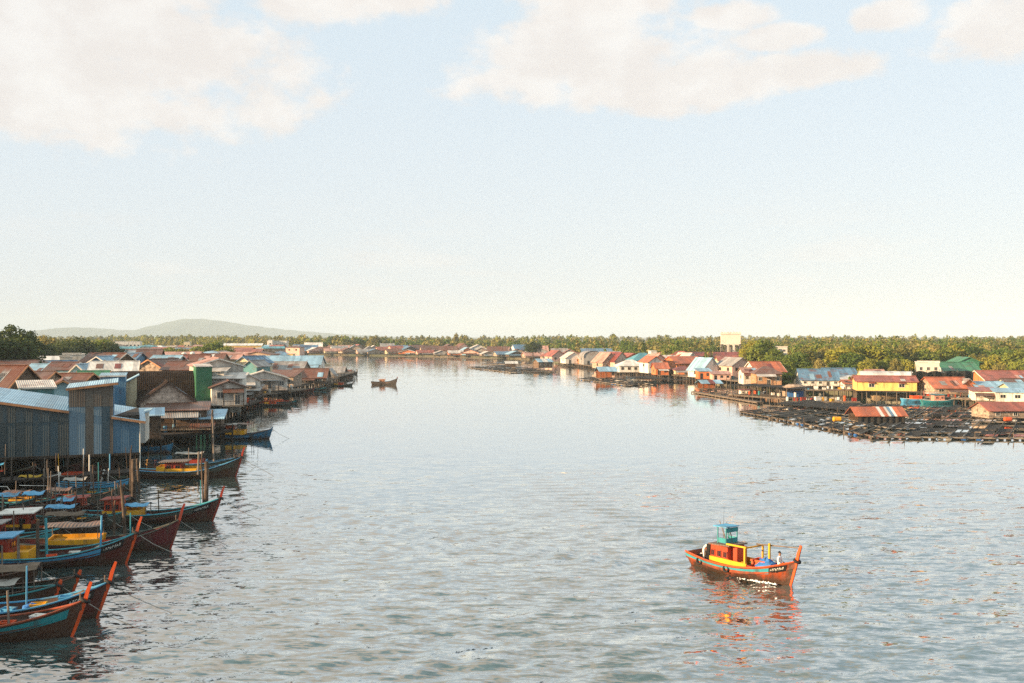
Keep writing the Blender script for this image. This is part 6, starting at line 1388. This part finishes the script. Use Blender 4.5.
PROTO = {
 'broad': [tree_proto(1, LEAF_G, 13, 5.2, 4.6, 46, 62, .36), tree_proto(2, LEAF_G, 13, 4.8, 5.0, 46, 62, .36)],
 'yellow': [tree_proto(3, LEAF_Y, 13, 4.8, 4.8, 46, 62, .36), tree_proto(4, LEAF_Y, 12, 4.4, 5.0, 44, 62, .36)],
 'olive': [tree_proto(5, LEAF_O, 13, 4.6, 5.0, 36, 56, .36), tree_proto(6, LEAF_O, 14, 4.2, 5.6, 36, 56, .36)],
 'dark': [tree_proto(7, LEAF_D, 15, 5.5, 5.2, 52, 80, .30), tree_proto(8, LEAF_D, 14, 5.0, 4.8, 50, 80, .30)],
 'airy': [tree_proto(9, LEAF_D, 17, 6.0, 6.0, 30, 75, .28, (.16, .28))],
}
def tree(label, px_, d, ptop, kind, widen=1.0, group=None, name=None):
    zt = zat(ptop, d); c, t = random.choice(PROTO[kind]); base = {'broad': 13, 'yellow': 12.6, 'olive': 13.5, 'dark': 14.6, 'airy': 17}[kind]; s = (zt-.8)/base
    o = thing(name or {'broad': 'green_tree', 'yellow': 'yellow_green_tree', 'olive': 'olive_tree', 'dark': 'dark_tree', 'airy': 'airy_tree'}[kind], label, 'tree', ((px_-512)*d/FPX, d, .8), rnd(0, 6.28), group)
    mob('crown', c, o, (0, 0, 0), None, (s*widen, s*widen*rnd(.9, 1.1), s)); mob('trunk', t, o, (0, 0, 0), None, (s, s, s))
    return o
# left bank trees
for lab, px_, d, pt, kd, wd_ in (
 ('tall airy dark tree rising highest at the left edge', 10, 262, 325.5, 'airy', 1.05), ('second airy crown leaning out behind the tallest tree', 26, 275, 330, 'airy', .9), ('dense dark tree below the airy crowns', 12, 240, 339, 'dark', 1.25),
 ('dark tree at the very left edge', -8, 235, 336, 'dark', 1.2), ('dark round tree behind the long white hall', 35, 350, 342, 'dark', 1.3), ('sunlit olive tree behind the dark ones', 46, 420, 334.5, 'olive', 1.15),
 ('dark tree above the white concrete box', 64, 370, 341.5, 'dark', 1.3), ('wide dark tree right of the white concrete box', 80, 360, 340.5, 'dark', 1.35), ('dark green tree before the block of flats', 101, 380, 340.5, 'broad', 1.25),
 ('dark low tree at the foot of the block of flats', 112, 372, 344, 'dark', 1.0), ('green tree rising out of the town roofs', 213, 440, 341.5, 'broad', 1.3), ('smaller green tree beside the one rising from the roofs', 224, 430, 346, 'broad', 1.1), ('low green tree in the town above the water tanks', 196, 430, 347, 'broad', 1.2),
 ('low green tree between the town roofs and the red roof', 171, 425, 347, 'broad', 1.1), ('bushy tree by the market hall end', 252, 500, 349, 'yellow', 1.0), ('green bush crown behind the water tanks', 183, 420, 349, 'broad', .9), ('low bush behind the rusty town roofs', 138, 400, 351, 'broad', .9)):
    tree(lab, px_, d, pt, kd, wd_, 'trees on the left bank')
# right bank trees, told apart by neighbours and order
RT = [(757, 372, 338.3, 'yellow', 1.25), (764, 360, 341, 'broad', 1.1), (776, 352, 350, 'broad', 1.0), (789, 318, 357, 'broad', 1.35), (797, 330, 352, 'broad', 1.2), (784, 306, 364, 'broad', 1.3), (806, 350, 347.5, 'olive', 1.2), (815, 358, 346, 'broad', 1.2),
      (826, 352, 347.5, 'olive', 1.2), (836, 345, 350, 'broad', 1.1), (846, 338, 347.5, 'yellow', 1.5), (852, 326, 352, 'broad', 1.2), (862, 345, 348, 'yellow', 1.3), (873, 340, 347, 'yellow', 1.3), (884, 350, 347.5, 'broad', 1.3), (893, 336, 351, 'yellow', 1.2), (903, 345, 348.5, 'olive', 1.3), (914, 352, 347, 'yellow', 1.3),
      (924, 346, 350, 'broad', 1.2), (934, 360, 346.5, 'olive', 1.2), (945, 355, 348.5, 'broad', 1.3), (957, 362, 347, 'yellow', 1.2), (968, 370, 346.5, 'broad', 1.2), (980, 340, 353, 'olive', 1.3), (991, 335, 356, 'yellow', 1.3), (1002, 345, 348, 'broad', 1.3), (1007, 372, 344, 'dark', 1.1), (1013, 330, 352, 'yellow', 1.4), (1024, 326, 350, 'broad', 1.4), (1037, 330, 349, 'broad', 1.4),
      (820, 312, 360, 'olive', .9), (834, 316, 362, 'broad', 1.0), (868, 312, 360, 'yellow', 1.1), (880, 315, 361, 'broad', 1.0), (896, 310, 360, 'olive', 1.0), (908, 318, 358, 'yellow', 1.1), (988, 318, 362, 'yellow', 1.1), (1000, 312, 363, 'olive', 1.0), (1020, 308, 362, 'broad', 1.2), (808, 308, 366, 'broad', 1.0), (772, 330, 356, 'broad', 1.0)]
KN = dict(broad='green', yellow='yellow green', olive='olive', dark='dark green', airy='airy')
RT.sort()
special = {757: 'large yellow green tree beside the white tower', 846: 'round yellow green tree standing behind the blue hall'}
for i, (px_, d, pt, kd, wd_) in enumerate(RT):
    tree(special.get(px_, f'{KN[kd]} tree, {ordinal(i+1)} from the white tower along the right bank wood'), px_, d, pt, kd, wd_, 'trees of the right bank wood')
tree('single dark round tree among the far shore houses', 533, 640, 341.8, 'dark', 1.35)
for i, (px_, d, pt) in enumerate(((456, 930, 333.8), (466, 930, 334.6), (375, 900, 334.5))):
    tree(('lone tall crown above the far wood', 'second tall crown beside the lone one above the far wood', 'broad crown rising from the far wood at its highest')[i], px_, d, pt, 'olive', (.55, .6, 1.0)[i])
# low bushes on the banks
def bush_mesh(seed, m):
    r = np.random.default_rng(seed); P, N = crown_points(r, 12, 60, 1.0, .75, .55, cl=(.35, .5)); v = leaf_quads(P, N, r.uniform(.6, 1.2, len(P))*.12, r); return np_mesh('bush', v, np.arange(len(v)).reshape(-1, 4), m, False)
BUSH = [bush_mesh(i, (LEAF_G, LEAF_Y)[i % 2]) for i in range(3)]
for lab, px_, d, sc_ in (('round bush beside the white awning roof', 856, 275, 3.2), ('bush behind the small white house with red roof', 846, 290, 2.6), ('green bush at the right edge by the low white wall', 1022, 225, 2.0), ('bush at the foot of the big tree by the plank house', 786, 296, 3.2)):
    o = mob('bush', BUSH[int(sc_*10) % 3], None, ((px_-512)*d/FPX, d, .8), (0, 0, rnd(0, 6)), (sc_, sc_, sc_)); tag(o, lab, 'bush', 'bushes on the right bank')

# ---- the far wood: one mass of crowns nobody could count
def wood_mass(name, label, seed, polyf, n, hrange, mats_, per=84):
    r = np.random.default_rng(seed)
    for mi, (m, share) in enumerate(mats_):
        V = []
        cnt = int(n*share)
        xs_, ys_ = polyf(r, cnt)
        for x, y in zip(xs_, ys_):
            h = r.uniform(*hrange)*(1+.12*math.sin(x*.021+y*.013)+.1*math.sin(x*.05-y*.031)); spiky = r.random() < .22; rx = r.uniform(2.6, 4.6)*(.55 if spiky else 1); rz = h*(.5 if spiky else .38)
            k_ = per; u = r.normal(size=(k_, 3)); u /= np.linalg.norm(u, axis=1, keepdims=True); u[:, 2] = np.abs(u[:, 2])*1.2-.25
            q = u*r.uniform(.65, 1.12, (k_, 1))
            if spiky: q[:, :2] *= np.clip(1.05-q[:, 2:3], .12, 1)
            pos = q*np.array([rx, rx, rz])+np.array([x, y, h-rz]); nn = u+r.normal(size=u.shape)*.4; nn /= np.linalg.norm(nn, axis=1, keepdims=True)
            sz = r.uniform(.7, 1.25, k_)*(.48+.0011*max(0, y-500))*.95
            V.append(leaf_quads(pos, nn, np.minimum(sz, 2.4), r))
        v = np.concatenate(V); o = mob(name, np_mesh(name, v, np.arange(len(v)).reshape(-1, 4), m, False)); o['kind'] = 'stuff'; o['label'] = label
def far_strip(r, n):
    px = r.uniform(285, 1060, n); dsh = np.array([dist(shore_y(p)) for p in px]); back = 70+np.abs(r.normal(size=n))*130
    wide = px > 700; back = np.where(wide, 110+np.abs(r.normal(size=n))*170, back); d = dsh+back; d = np.where((px > 712) & (px < 747) & (d < 560), d+200, d)
    return (px-512)*d/FPX, d
def deep(r, n):
    d = 900+2600*r.random(n)**1.6; px = r.uniform(-420, 1450, n); return (px-512)*d/FPX, d
def mid_right(r, n):
    d = 430+650*r.random(n)**1.2; px = r.uniform(655, 1080, n); d = np.where((px > 712) & (px < 747) & (d < 560), d+140, d); return (px-512)*d/FPX, d
def left_town(r, n):
    d = 880+900*r.random(n); px = r.uniform(-620, 345, n); return (px-512)*d/FPX, d
wood_mass('far_wood', 'mangrove wood behind the far shore houses', 41, far_strip, 1500, (9, 13.5), ((LEAF_G, .6), (LEAF_O, .4)))
wood_mass('far_wood', 'sunlit wood stretching back behind the right bank', 42, mid_right, 1100, (8.5, 13.6), ((LEAF_G, .5), (LEAF_O, .5)))
wood_mass('far_wood', 'distant pale treetops out to the horizon', 43, deep, 2200, (11, 16.0), ((LEAF_O, .55), (LEAF_Y, .45)), 48)
wood_mass('far_wood', 'distant sunlit trees beyond the town', 44, left_town, 1000, (10, 15.5), ((LEAF_O, .6), (LEAF_Y, .4)), 36)
dups = {k_: v for k_, v in LABELS.items() if len(v) > 1}
if dups: print('DUPLICATE LABELS', list(dups.items())[:12])
